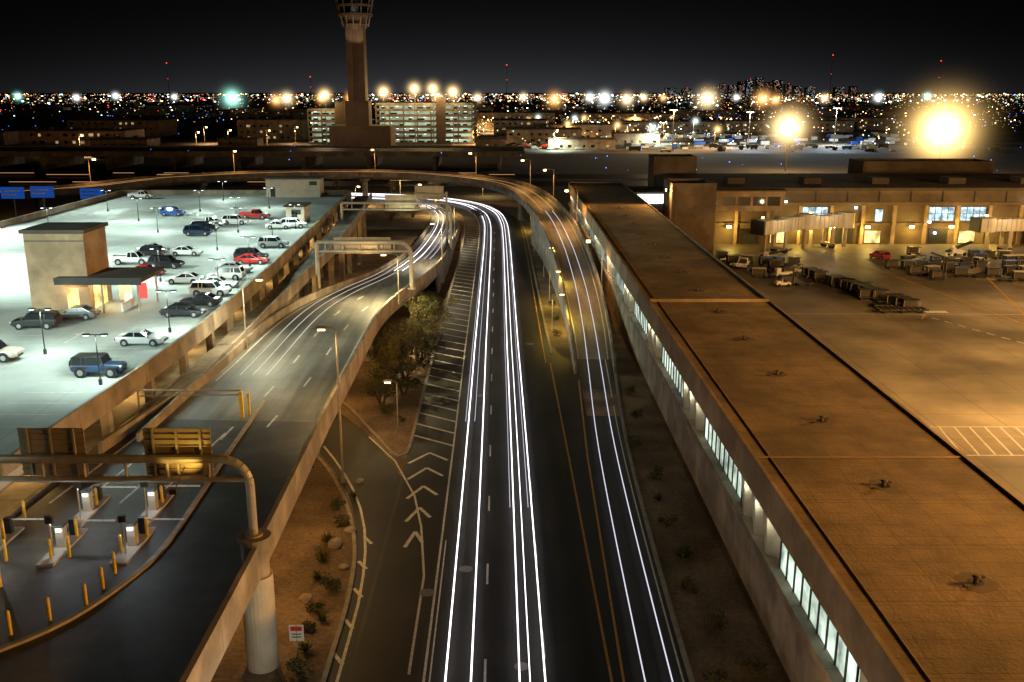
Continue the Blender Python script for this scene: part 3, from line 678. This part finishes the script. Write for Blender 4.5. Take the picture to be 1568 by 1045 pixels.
for nm,k,c,x,y,a in (
 ('parked_suv','suv',BK,-49.2,96.3,pi),('parked_sedan','sedan',GY,-46.9,100.4,pi),('parked_jeep','jeep',DB,-35.5,79.2,0),('parked_sedan','sedan',SV,-35.7,89.6,0),
 ('parked_sedan','sedan',BK,-35.6,101.6,0),('parked_sedan','sedan',BK,-35.4,107,pi),('parked_suv','suv',WH,-35.9,112.6,0),('parked_sedan','sedan',WH,-36.3,117.3,0),('parked_suv','suv',WH,-36.8,122.5,pi),
 ('parked_sedan','sedan',SV,-37.2,127.6,0),('parked_sedan','sedan',WH,-41.5,120,pi),('parked_sedan','sedan',RD,-36.6,134.3,0),('parked_suv','suv',BK,-37.5,137.5,0),('parked_suv','suv',SV,-37,149,0),('parked_suv','suv',WH,-38.5,171,0),
 ('parked_pickup_truck','pickup',WH,-53.6,134,0),('parked_sedan','sedan',RD,-48.4,125.5,0),('parked_suv','suv',BK,-47.7,131,0),('parked_sedan','sedan',SV,-54.2,144,0),('parked_suv','suv',BK,-53.5,139.5,pi),
 ('parked_sedan','sedan',WH,-48.3,141.5,0),('parked_suv','suv',DB,-53,162,0),('parked_suv','suv',BK,-53.4,167,0),('parked_pickup_truck','pickup',WH,-54.4,173,0),('parked_suv','suv',WH,-50.5,176,0),('parked_pickup_truck','pickup',RD,-48.8,183.5,0),
 ('parked_suv','suv',BL,-66.4,188.5,0),('parked_pickup_truck','pickup',WH,-84,219,0),('parked_pickup_truck','pickup',TN,-47.6,84,0),('parked_sedan','sedan',WH,-41,170,0)):
    car(nm,k,c,x,y,a+U(-.03,.03))
car('parked_suv','suv',RD,78,196,1.9,.01); car('parked_pickup_truck','pickup',WH,94,187,.5,.01); car('parked_pickup_truck','pickup',WH,47,186,1.2,.01)
def tug(x,y,a):
    mb=MB(); mb.m('whitepaint'); mb.box(-1.3,1.3,-.7,.7,.4,.85); mb.box(-.3,-.15,-.65,.65,.85,1.5); mb.box(-1.2,-.2,-.6,.6,.85,1.1); mb.m('dark'); mb.box(.1,.6,-.55,.55,.85,1.15); mb.box(-.5,.7,-.7,.7,1.75,1.82)
    for p in((-.45,.62),(-.45,-.62),(.65,.62),(.65,-.62)): mb.cyl((p[0],p[1],.8),(p[0],p[1],1.76),.035,.035,6)
    mb.m('rubber'); [mb.cyl((sx_*.85,sy_*.68-.1,.32),(sx_*.85,sy_*.68+.1,.32),.32,.32,12) for sx_ in(-1,1) for sy_ in(-1,1)]
    mb.obj('baggage_tug',(x,y,.01),a)
tug(49.5,167,.1); tug(56,180,.5); tug(92,187,2); tug(84,190,.3); tug(107,192,1); tug(80,178,2)

# ---------------------------------------------------------------- gantries and toll plaza
def gantry(name,xr,xl,y,zb,zt,panels,r=.28,curve=1.6,two=True):
    mb=MB(); mb.m('steel')
    pts=[(xr,y,zb)]
    pts.append((xr,y,zt-curve))
    for i in range(1,7):
        a=i/6*pi/2; pts.append((xr-curve*(1-math.cos(a)),y,zt-curve+curve*math.sin(a)))
    pts.append((xl,y,zt)); mb.tube(pts,r,12)
    if two:
        mb.tube([(xr-.25,y,zt-1.25),(xl,y,zt-1.25)],r*.7,10)
        x=xr-2.3
        while x>xl: mb.cyl((x,y,zt-1.2),(x,y,zt),.1,.1,6); x-=2.4
    mb.cyl((xr,y,zb),(xr,y,zb+.12),r*2,r*2,12)
    mb.cyl((xl,y,zb),(xl,y,zt),r,r,12)
    for (a,b,z0,z1) in panels:
        mb.m('signback'); mb.box(a,b,y+.45,y+.5,z0,z1)
        n=int((z1-z0)/.33)
        for i in range(n+1): zz=z0+(z1-z0)*i/n; mb.box(a,b,y+.37,y+.45,zz-.035,zz+.035)
        mb.m('steel')
        for f in(.15,.5,.85): xx=a+(b-a)*f; mb.box(xx-.06,xx+.06,y+.24,y+.37,z0-.1,z1+.05); mb.box(xx-.06,xx+.06,y-.2,y+.24,zt-.05,zt+.08)
    return mb.obj(name,smooth=False)
gantry('sign_gantry',-14.9,-33.5,51,8.7,13.5,[(-28.2,-24.4,12.35,15.2),(-21.0,-17.1,12.35,15.2)],.26)
gantry('sign_gantry',-13.4,-26.5,131,7,13.6,[(-24.2,-16.2,12.0,14.2)],.3)
gantry('sign_gantry',-10.9,-32,184,4,13.0,[(-23.6,-17.5,11.5,14.5)],.25)
mb=MB(); mb.m('steel'); mb.cyl((-13,205,2),(-13,205,13),.28,.22,10); mb.tube([(-13,205,12.4),(-20,205,12.8)],.2,8); mb.m('signback'); mb.box(-19.8,-13.6,205.3,205.4,11.4,14.2); mb.obj('cantilever_road_sign')
def sign_floods(pts,name='sign_floodlight'):
    mb=MB(); mb.m('dark')
    for (x,y,z,ax,ay,az_,c,p,cn) in pts:
        mb.obox((x,y-.25,z),(.4,.3,.3)); ty=51 if y<60 else (131 if y<150 else 184); mb.cyl((x,y,z),(x,ty,13.0),.03,.03,6)
    o=mb.obj(name)
    for (x,y,z,ax,ay,az_,c,p,cn) in pts: lamp('SPOT','sign_light',(x,y,z),c,p,.2,cn,.5,(ax,ay,az_),o)
sign_floods([(-18.6,49.2,12.4,-18.8,51.5,14,(1,.62,.12),420,70),(-20,127,11.4,-20,131.4,13,(1,.68,.3),900,100),(-20,180,10.8,-20,184.4,13,(.9,1,.7),900,100)])
mb=MB(); mb.m('bollard'); mb.box(-22.5,-22.2,75.6,75.9,7.3,9.6); mb.box(-22.05,-21.85,76.4,76.6,7.3,9.2); mb.m('steel'); mb.tube([(-31,75.8,7.3),(-31,75.8,9.7),(-22.35,75.8,9.7)],.09,8); mb.tube([(-30.8,75.8,9.2),(-22.35,75.8,9.3)],.05,6); mb.obj('height_clearance_bar')
def bollard(x,y,z=7.3,h=1.35):
    mb=MB(); mb.m('bollard'); mb.cyl((0,0,0),(0,0,h-.08),.1,.1,12); mb.cyl((0,0,h-.08),(0,0,h),.1,.05,12); mb.m('white'); mb.cyl((0,0,h*.72),(0,0,h*.8),.103,.103,12); mb.obj('bollard',(x,y,z))
for x,y in((-25.2,42.7),(-23.8,44),(-22.5,45.4),(-22.35,47.2),(-22.4,49),(-22.9,51.2),(-25.9,51),(-26.8,50.6),(-30.3,51),(-29.4,50.5),(-31,56),(-27.2,58),(-23,58.4),(-30.8,53),(-26.5,53.4),(-22.2,53.5),(-28.2,47.5)): bollard(x,y)
def machine(x,y):
    mb=MB(); mb.m('kerb'); mb.box(-.5,.5,-2.4,2.4,0,.15)
    mb.m('steel'); mb.box(-.24,.24,-.26,.26,.15,1.45); mb.m('dark'); mb.box(-.27,.27,-.3,.3,1.45,1.6); mb.m('hotwhite'); mb.box(-.15,.15,-.32,-.305,1.2,1.4)
    mb.m('dark'); mb.box(-.2,.2,1.4,1.75,.15,1.2); mb.m('white'); mb.obox((1.4,1.6,1.05),(2.4,.06,.09)); mb.m('steel'); mb.cyl((0,-1.2,.15),(0,-1.2,2.6),.05,.05,8); mb.m('dark'); mb.box(-.22,.22,-1.3,-1.1,2.2,2.6)
    o=mb.obj('ticket_machine',(x,y,7.3)); lamp('POINT','machine_light',(0,-.9,2.0),(.85,.93,1),120,.1,parent=o)
for x,y in((-26.8,52.1),(-22.6,52.3),(-30.9,52.3),(-27.4,57.2),(-23.2,57.4)): machine(x,y)
mb=MB(); mb.m('steel'); mb.cyl((0,0,0),(0,0,2.4),.05,.05,8); mb.m('signwhite'); mb.box(-.45,.45,-.04,0,1.3,2.4); mb.m('signred'); mb.box(-.35,.35,-.05,-.042,2.0,2.3); mb.m('dark'); mb.box(-.3,.3,-.05,-.042,1.75,1.82); mb.box(-.3,.3,-.05,-.042,1.55,1.62); mb.obj('warning_sign',(-12.9,51.6,0))

# ---------------------------------------------------------------- street lamps
street_lamp(-14.7,79,0,14.1,-1.1,0,WARM,2600)
street_lamp(-14.2,122,6.8,6.5,-1.6,0,(1,.82,.42),13000,r=.09)
street_lamp(-27.9,98,7.2,7.5,1.6,0,(1,.95,.62),5500,r=.08)
street_lamp(-11.4,165,4.5,7,-1.4,0,(1,.82,.5),8000,r=.08)
street_lamp(-11.9,215,1.8,7,-1.4,0,(1,.85,.55),7000,r=.08)
street_lamp(-11.2,92,.1,5.2,-.8,0,(1,.6,.25),380,r=.07)
for d_,p in ((F.sy(150),2600),(F.sy(196),4600),(sb+22,3400),(sb+50,3400),(sb+82,3400),(sb+118,3400),(sb+160,3400),(sb+205,3400),(sb+240,3400)):
    x,y,z=F.at(d_,.5,1); x2,y2,_=F.at(d_,-1.5,1); street_lamp(x,y,z,7.5,x2-x,y2-y,SOD,p*1.2,r=.12,glow=.7)
for x,y in((5.6,134),(6,152),(6,176),(5,206),(5,236)): 
    street_lamp(x+1.0,y,0,5.5,1.2,0,(1,.7,.1),2200,r=.07)
for x,y in((-28,296),(-8,318),(-36,322),(-60,300),(-20,268),(-46,290)): street_lamp(x,y,0,6,1,-1,(1,.72,.28),6500,r=.1,glow=.6)
ub=MB(); ub.m('dark')
UBL=((-17,84.5,5.3),(-18,100,5.3),(-15.4,62,5.3),(-15.4,70,5.2),(-15.6,55,5.2),(-18,116,5.0))
for x,y,z in UBL: ub.box(x-.2,x+.2,y-.2,y+.2,z,z+.12)
ub.box(-12.4,-12.1,41.8,42,0,2.6); ub.box(11.8,12,40,40.2,0,3)
ubo=ub.obj('underpass_light')
for x,y,z in UBL: lamp('POINT','underpass_glow',(x,y,z-.15),(1,.55,.16),520,.2,parent=ubo)
lamp('POINT','ground_fill_light',(-12.2,41.9,2.9),(1,.9,.65),800,.2,parent=ubo); lamp('POINT','ground_fill_light',(12,40.1,3.3),(1,.6,.25),420,.2,parent=ubo)  # fill lamps added to brighten the ramp pillar and right roadside

for x,y,h,p in((58,8,22,115000),(60,48,22,135000),(72,92,22,135000),(98,134,22,60000),(130,180,24,70000)): floodmast(x,y,h,(1,.48,.115) if y<90 else (1,.56,.19),p)  # out-of-view masts added to light the concourse roof and apron
floodmast(180,400,19.2,(1,.62,.2),90000,1.7,50,75)
floodmast(122,420,19.4,(1,.66,.28),80000,1.2,32,48)
floodmast(96,560,24,(1,.7,.35),90000,.9,lens='sodium'); floodmast(210,620,24,(.75,.9,1),150000,.9,lens='cool'); floodmast(150,600,22,(.75,.9,1),90000,.9,lens='cool')

# ---------------------------------------------------------------- vegetation
def leaves(mb,cx,cy,cz,r,n,s=.14,flat=.8):
    for _ in range(n):
        while True:
            x,y,z=U(-1,1),U(-1,1),U(-1,1)
            d=x*x+y*y+z*z
            if d<1: break
        px,py,pz=cx+x*r,cy+y*r,cz+z*r*flat
        a=Vector((U(-1,1),U(-1,1),U(-1,1))).normalized(); b=a.orthogonal().normalized()
        q=s*U(.6,1.4); p=Vector((px,py,pz)); a*=q;b*=q*.5
        mb.add([p-a,p+b,p+a,p-b],[(0,1,2,3)])
def tree(x,y,h,rad,nclump=26,nl=70,name='palo_verde_tree'):
    mb=MB(); mb.m('bark')
    tips=[]
    for k in range(3):
        a0=k*2.1+U(0,.8); base=Vector((math.cos(a0)*.15,math.sin(a0)*.15,0)); p=base; d=Vector((math.cos(a0)*.35,math.sin(a0)*.35,1)).normalized(); r=.16
        for s_ in range(4):
            q=p+d*h*.16; mb.cyl(p,q,r,r*.75,7); p=q; r*=.75
            d=(d+Vector((U(-.35,.35),U(-.35,.35),.05))).normalized()
            for _ in range(2):
                a=U(0,2*pi); dd=Vector((math.cos(a),math.sin(a),U(.25,.9))).normalized(); l=rad*U(.35,.85)
                q2=p+dd*l; mb.cyl(p,q2,r*.6,.02,5); tips+= [q2,p+dd*l*.6]
        tips.append(p)
    for i in range(nclump):
        tp=random.choice(tips)+Vector((U(-.7,.7),U(-.7,.7),U(-.4,.6)))
        mb.m('leafA' if R()<.6 else 'leafB'); leaves(mb,tp.x,tp.y,tp.z,U(.5,1.15),nl,.12,.7)
    mb.obj(name,(x,y,.08))
tree(-11.9,104,7.6,3.6,60,75); tree(-12.4,110,8,3.8,60,75); tree(-11.4,117,8,3.4,60,70); tree(-11.7,126,8.4,3.4,50,70); tree(-13.9,100,6,2.6,30,60); tree(-12,140,6,2.5,30,60)
for x,y,h,r_ in((-40,330,6,3),(-22,335,5,3),(-60,338,6,3.5),(-8,262,3,1.8),(-26,262,6,3),(-31,255,6,3)): tree(x,y,h,r_,26,50,'roadside_tree')
def shrub(x,y,r,name='desert_shrub'):
    mb=MB(); mb.m('bark')
    for i in range(7): a=U(0,6.28); mb.cyl((0,0,0),(math.cos(a)*r*.7,math.sin(a)*r*.7,r*U(.5,1.1)),.03,.01,5)
    for i in range(9):
        mb.m('leafA' if R()<.5 else 'leafB'); leaves(mb,U(-.6,.6)*r,U(-.6,.6)*r,r*U(.3,.9),r*.45,40,.09)
    mb.obj(name,(x,y,0))
for x,y,r in((-13.7,64.5,.9),(-13.3,70,.8),(-14.3,73.5,.7),(-12.4,60,.9),(-12.9,57,.7),(-13,54.8,.6),(-12.4,50,.9),(-12.7,47.7,1.0),(-13.1,98,.8),(-11.2,95,.5),(12.6,88,1),(13.4,80,.9),(13,70,.9),(12.7,60,.8),(13.6,55,.9),(12.4,49,.8),(14.8,50,1.1),(13.8,96,1),(14,104,1),(7.2,132,.8),(7.4,141,.7),(7.4,152,.7),(13.4,65,.7),(-12,152,1),(-12,165,.9)): shrub(x,y,r)
def agave(x,y,r):
    mb=MB()
    for i in range(26):
        mb.m('leafA' if i%2 else 'leafB'); a=i*2.4; el=.25+.9*(i/26); dx,dy=math.cos(a),math.sin(a); l=r*U(.8,1.1)
        tip=(dx*l*math.cos(el),dy*l*math.cos(el),l*math.sin(el)+.1); mid=(tip[0]*.5,tip[1]*.5,tip[2]*.6); wx,wy=-dy*.07,dx*.07
        mb.add([(wx,wy,.05),(-wx,-wy,.05),(mid[0]-wx,mid[1]-wy,mid[2]),tip,(mid[0]+wx,mid[1]+wy,mid[2])],[(0,1,2,3,4)])
    mb.obj('agave_plant',(x,y,0))
for x,y,r in((-13.9,67.2,1),(-12.6,52.4,.8),(-13.6,61.5,.8),(-12.2,55.8,.7),(-13.2,75.5,.7),(13,75,.8),(-11.9,46,.8)): agave(x,y,r)
def boulder(x,y,r):
    import bmesh
    bm=bmesh.new(); bmesh.ops.create_icosphere(bm,subdivisions=2,radius=r)
    for v in bm.verts: v.co*=U(.85,1.12); v.co.z*=.6; v.co.x*=1.2
    me=bpy.data.meshes.new('boulder'); bm.to_mesh(me); bm.free(); me.materials.append(M['rock']); o=bpy.data.objects.new('boulder',me); scene.collection.objects.link(o); o.location=(x,y,r*.25); o.rotation_euler=(0,0,U(0,3))
for x,y,r in((-13.3,66.8,.6),(-12.5,69.2,.45),(-13.9,58.7,.45),(-12.0,63.2,.35),(-13.2,79,.4)): boulder(x,y,r)

# ---------------------------------------------------------------- control tower
mb=MB(); cx,cy=-93,612
def octp(r,z0,z1,r2=None,n=8,ph=pi/8):
    r2=r2 or r
    vs=[(cx+r*math.cos(ph+i*2*pi/n),cy+r*math.sin(ph+i*2*pi/n),z0) for i in range(n)]+[(cx+r2*math.cos(ph+i*2*pi/n),cy+r2*math.sin(ph+i*2*pi/n),z1) for i in range(n)]
    mb.add(vs,[(i,(i+1)%n,n+(i+1)%n,n+i) for i in range(n)]+[tuple(range(n-1,-1,-1)),tuple(range(n,2*n))])
mb.m('tower'); mb.box(cx-17,cx+21,cy-12,cy+14,0,13); mb.box(cx-7.2,cx+7.2,cy-7,cy+7,13,28)
mb.box(cx-5.4,cx-1.2,cy-6,cy+6,28,72); mb.box(cx+1.2,cx+5.4,cy-6,cy+6,28,72); mb.box(cx-1.2,cx+1.2,cy-5,cy+5,28,72)
octp(6.4,70,73.5,8,12); octp(5.6,73.5,78,7.6,12)
mb.m('steel')
for i in range(12):
    a=i*pi/6; mb.cyl((cx+7.8*math.cos(a),cy+7.8*math.sin(a),72),(cx+12.3*math.cos(a),cy+12.3*math.sin(a),92),.42,.32,6)
mb.m('tower'); octp(10.6,78,79.5,11,12); mb.m('glass'); octp(8.8,79.5,83.5,9.3,12); mb.m('tower'); octp(11.3,83.5,84.8,11.6,12); mb.m('glass'); octp(9.5,84.8,88,10,12); mb.m('tower'); octp(12.2,88,89.5,12.6,12); mb.m('glass'); octp(10,89.5,94,11,12); mb.m('tower'); octp(12,94,96,9,12)
ct=mb.obj('control_tower')
lamp('POINT','tower_floodlight',(cx-14,cy-50,30),(1,.68,.42),11000,1,parent=ct)
lamp('SPOT','tower_uplight',(cx+3,cy-16,60),(1,.75,.5),3500,.5,100,.5,(cx,cy,86),ct)

# ---------------------------------------------------------------- far garage
def far_garage(x0,x1,y0,y1,n,lh,name='multistorey_parking_garage'):
    mb=MB(); H_=n*lh
    mb.m('garage'); mb.box(x0+2,x1-2,y0+3,y1-3,.5,H_-1)  # self-glowing core box stands in for the lamp-lit parking levels
    mb.m('concrete')
    for i in range(n+1): mb.box(x0,x1,y0,y1,i*lh-.5,i*lh+1.1)
    x=x0
    while x<=x1: mb.box(x-.4,x+.4,y0-.06,y0+1.2,0,H_); x+=9
    mb.m('tower'); mb.box(x0+(x1-x0)*.62,x0+(x1-x0)*.62+6,y0-2,y0+5,0,H_+5); mb.m('darkroof'); mb.box(x0,x1,y0+1.5,y1,H_+1.1,H_+1.15)
    mb.m('hotwhite')
    for i in range(n):
        x=x0+4
        while x<x1-3:
            if R()<.35: mb.box(x,x+1.6,y0+1.6,y0+1.8,i*lh+2.6,i*lh+2.72)
            x+=4.5
    mb.m('dark')
    for i in range(n): 
        x=x0+3
        while x<x1-6:
            if R()<.6: mb.box(x,x+U(2,5),y0+2.6,y0+2.8,i*lh+1.1,i*lh+2)
            x+=6
    return mb.obj(name)
fg=far_garage(-131,-101,640,700,6,3.6); fg2=far_garage(-86,-22,640,720,7,3.6)
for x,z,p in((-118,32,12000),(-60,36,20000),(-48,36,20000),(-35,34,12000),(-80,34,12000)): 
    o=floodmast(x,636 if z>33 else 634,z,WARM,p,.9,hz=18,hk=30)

def low_building(x,y,w_,d_,h,name,m='stucco',lit=.3):
    mb=MB(); mb.m(m); mb.box(-w_/2,w_/2,-d_/2,d_/2,0,h); mb.m('darkroof'); mb.box(-w_/2-.3,w_/2+.3,-d_/2-.3,d_/2+.3,h,h+.5)
    for i in range(int(w_/9)): mb.box(-w_/2+i*9+2,-w_/2+i*9+4,-2,1,h+.5,h+1.8)
    n=int(w_/5)
    for i in range(n):
        for k in range(max(1,int(h/4))):
            if R()<.35: continue
            xx=-w_/2+2+i*4.7+U(-.3,.3)
            mb.m('officewin' if R()<lit else 'glass'); mb.box(xx,xx+U(1.2,2.6),-d_/2-.06,-d_/2-.01,1.2+k*4,2.7+k*4)
    mb.obj(name,(x,y,0))
for a in ((-245,560,60,30,12,'hangar_building'),(-205,520,30,20,9,'warehouse_building'),(-168,700,46,26,14,'office_building'),(-300,760,70,40,12,'warehouse_building'),(-150,545,22,14,8,'utility_building'),
          (25,660,50,30,9,'warehouse_building'),(62,720,60,30,10,'terminal_annex_building'),(10,760,40,40,12,'office_building'),(85,640,30,16,7,'maintenance_building'),(130,820,90,30,9,'cargo_building'),(240,840,110,30,9,'cargo_building'),
          (-10,590,18,12,6,'utility_building'),(45,585,40,14,6,'storage_building'),(350,900,120,40,10,'cargo_building'),(-350,640,50,30,8,'warehouse_building'),(0,930,90,40,14,'office_building'),(120,980,100,40,12,'warehouse_building')):
    low_building(*a)
rr=random.Random(3)
for i in range(30):
    x=rr.uniform(-25,150);y=rr.uniform(560,960)
    c=(1,.62,.22) if rr.random()<.8 else (.8,1,.9)
    o=street_lamp(x,y,0,11,1.5,0,c,52000,name='yard_lamp',r=.15,glow=1.6,lens='sodium' if c[1]<.9 else 'cool')
    if i%3==0: glow_halo(o,(1.5,0,11),12,c,20)
for x,y in((-140,640),(-170,590),(-200,640),(-230,520),(-145,585),(-150,690),(-180,560),(-280,600),(-320,560)): street_lamp(x,y,0,11,1.5,0,(1,.62,.3),30000,name='yard_lamp',r=.15,glow=1.6)

mb=MB(); mb.m('asphalt'); mb.box(-420,8,425,470,6.6,7.4); mb.m('concrete'); mb.box(-420,8,424.4,425,6,8.2); mb.box(-420,8,470,470.6,6,8.2)
for i in range(15): mb.box(-410+i*29,-408.6+i*29,426,468,0,6.6)
mb.obj('taxiway_bridge')
mb=MB(); mb.m('asphalt'); mb.box(-420,60,352,372,.0,.05); mb.box(-420,60,384,404,0,.05); mb.obj('airport_road')
mb=MB(); mb.m('trailo')
x=-330
while x<0:
    l=U(6,26)
    for yy,zz in((360,.8),(366,.8),(390,1),(398,1)):
        if R()<.55: mb.box(x,x+l,yy,yy+.12,zz,zz+.12)
    x+=l+U(3,14)
mb.obj('light_trail')
for x,y,w_ in((-116,224,5.5),(-110,226,5.5),(-107,246,6)):
    mb=MB(); zt=0 if y<240 else -2.5; mb.m('steel'); mb.cyl((0,0,0),(0,0,12+zt),.2,.15,8); mb.m('bluesign'); mb.box(-w_/2,w_/2,-.3,-.22,9.5+zt,12.2+zt); mb.m('signwhite'); mb.box(-w_/2+.5,w_/2-1,-.33,-.305,11.2+zt,11.5+zt); mb.box(-w_/2+.5,w_/2-2,-.33,-.305,10.3+zt,10.6+zt)
    mb.obj('blue_highway_sign',(x,y,0))
mb=MB()
for i in range(190):
    x=rr.uniform(60,300);y=rr.uniform(550,760); mb.m(rr.choice(('whitepaint','cream','cream','dark','dark','signblue'))); l=rr.uniform(2.5,7)
    mb.box(x,x+l,y,y+2.2,.5,rr.uniform(1.4,3)); mb.m('rubber'); mb.box(x+.5,x+1.1,y-.05,y+2.25,0,.6); mb.box(x+l-1.1,x+l-.5,y-.05,y+2.25,0,.6)
for i in range(110):
    x=rr.uniform(-20,60);y=rr.uniform(560,700); mb.m(rr.choice(('whitepaint','dark','dark','cream','signred'))); mb.box(x,x+4.5,y,y+1.9,.4,1.1); mb.box(x+1,x+3.6,y+.1,y+1.8,1.1,1.6)
mb.obj('distant_ground_vehicles')

# ---------------------------------------------------------------- city
cols={'o':(1,.45,.12),'y':(1,.75,.4),'w':(.95,1,1),'g':(.4,1,.8),'r':(1,.05,.04),'b':(.1,.2,1)}
CE={k+str(i):emi('city_light_'+k+str(i),c,s) for k,c in cols.items() for i,s in enumerate((.9,2.8,10))}
mb=MB(); rr=random.Random(11)
for i in range(8200):
    q=rr.random()
    w_=7+(rr.random()**1.7)*60 if q<.55 else 6+rr.random()*18
    Y=52700/w_; X=rr.uniform(-.6,.6)*Y
    side=X/Y
    if side<-.12 and rr.random()<.4: continue
    if w_>44 and side<0 and rr.random()<.85: continue
    k=rr.choices('oywgrb',(42,24,18,8,6,3))[0]; s_=rr.choices('012',(55,32,13))[0]
    r=Y*rr.uniform(.0002,.00048)*(1.6 if s_=='2' else 1)
    mb.m(CE[k+s_]); mb.octa(X,Y,rr.uniform(4,12),r*(rr.choice((1,1,1,1,2.2))),r*.85)
for i in range(220):
    Y=rr.uniform(400,1500);X=rr.uniform(-.55,.6)*Y; mb.m(CE['b'+rr.choice('112')]); mb.octa(X,Y,1+(7 if Y<470 and X<8 else 0),Y*.0004)
for i in range(230):
    Y=rr.uniform(580,1000);X=rr.uniform(-.03,.42)*Y; mb.m(CE[rr.choice('yyooowwg')+rr.choice('12')]); mb.octa(X,Y,rr.uniform(2,9),Y*.0006)
mb.obj('city_lights')
for (sx_,Y,k,r,hz) in ((-.281,1500,'g',4.5,60),(-.225,1500,'y',3,42),(-.236,1200,'o',2,30),(-.19,1500,'o',2,30),(.049,1300,'o',2.8,42),(.085,1700,'w',2.2,34),(.1,1500,'w',3,44),(.123,1300,'y',2.4,36),(.14,1700,'y',2,30),(.205,1400,'y',4,60),(.262,1400,'o',3,48),(.275,1200,'o',2,28),(.38,1700,'w',2.2,34),(.325,1500,'y',2,28),(-.16,1600,'o',2.4,36),(-.07,1500,'y',2.2,36),(-.03,1600,'y',2,32),(.017,1800,'y',2,32),(.43,2000,'g',2.8,34),(-.4,2200,'w',2.5,34),(-.5,2000,'g',2.4,34),(-.44,1600,'w',2,24),(.16,1600,'o',1.8,24),(.235,1700,'w',1.8,24),(-.34,1800,'w',1.8,24)):
    b=MB(); b.m('steel'); b.cyl((0,0,0),(0,0,22),.4,.3,8); b.m(CE[k+'2']); b.octa(0,0,23,r); o=b.obj('stadium_lamp',(sx_*Y,Y,0)); glow_halo(o,(0,0,23),hz,cols[k],28)
mb=MB(); mb.m('darkroof')
for i in range(420):
    Y=rr.uniform(1100,5200);X=rr.uniform(-.58,.58)*Y; h=rr.uniform(5,12); w2=rr.uniform(20,80)
    mb.m(rr.choice(('darkroof','stucco','cream'))); mb.box(X,X+w2,Y,Y+30,0,h)
mb.obj('distant_city_buildings')
skm=grid(mat('dim_tower_facade',(.1,.09,.09),rough=.6),9,9,.5,.3)
hm={}
for k,c in(('a',(1,.8,.55)),('b',(.8,.95,1)),('c',(1,.5,.35))): hm[k]=emi('lit_office_floor_'+k,c,.8,vary=.05)
mb=MB()
for sx_,h,w2 in((.205,46,36),(.215,56,40),(.224,68,26),(.234,60,36),(.243,78,28),(.252,86,34),(.262,92,28),(.272,74,32),(.281,80,36),(.292,64,30),(.302,56,34),(.315,50,40),(.345,50,40),(.36,56,30),(.17,48,50),(.187,44,44)):
    Y=4600+rr.uniform(-300,300); X=sx_*Y*.985; mb.m(skm); mb.box(X-w2/2,X+w2/2,Y,Y+40,0,h)
    tone=rr.choice('abc')
    for f in range(int(h/5)):
        for c_ in range(int(w2/4)):
            if rr.random()<.34: mb.m(hm[tone if rr.random()<.7 else rr.choice('abc')]); xx=X-w2/2+1+c_*4; mb.box(xx,xx+2.4,Y-1,Y-.2,f*5+1.5,f*5+3.8)
    if rr.random()<.5: mb.m('red'); mb.octa(X,Y,h+3,2)
mb.obj('downtown_skyline')
for sx_,h in((-.345,75),(-.2,40),(.0,70),(.44,80),(.33,95)):
    mb=MB(); Y=2600; mb.m('steel'); mb.cyl((0,0,0),(0,0,h+30),1,.3,6); mb.m('red'); mb.octa(0,0,h+30,1.8); mb.octa(0,0,h*.6+20,1.2); mb.obj('radio_mast',(sx_*Y,Y,0))
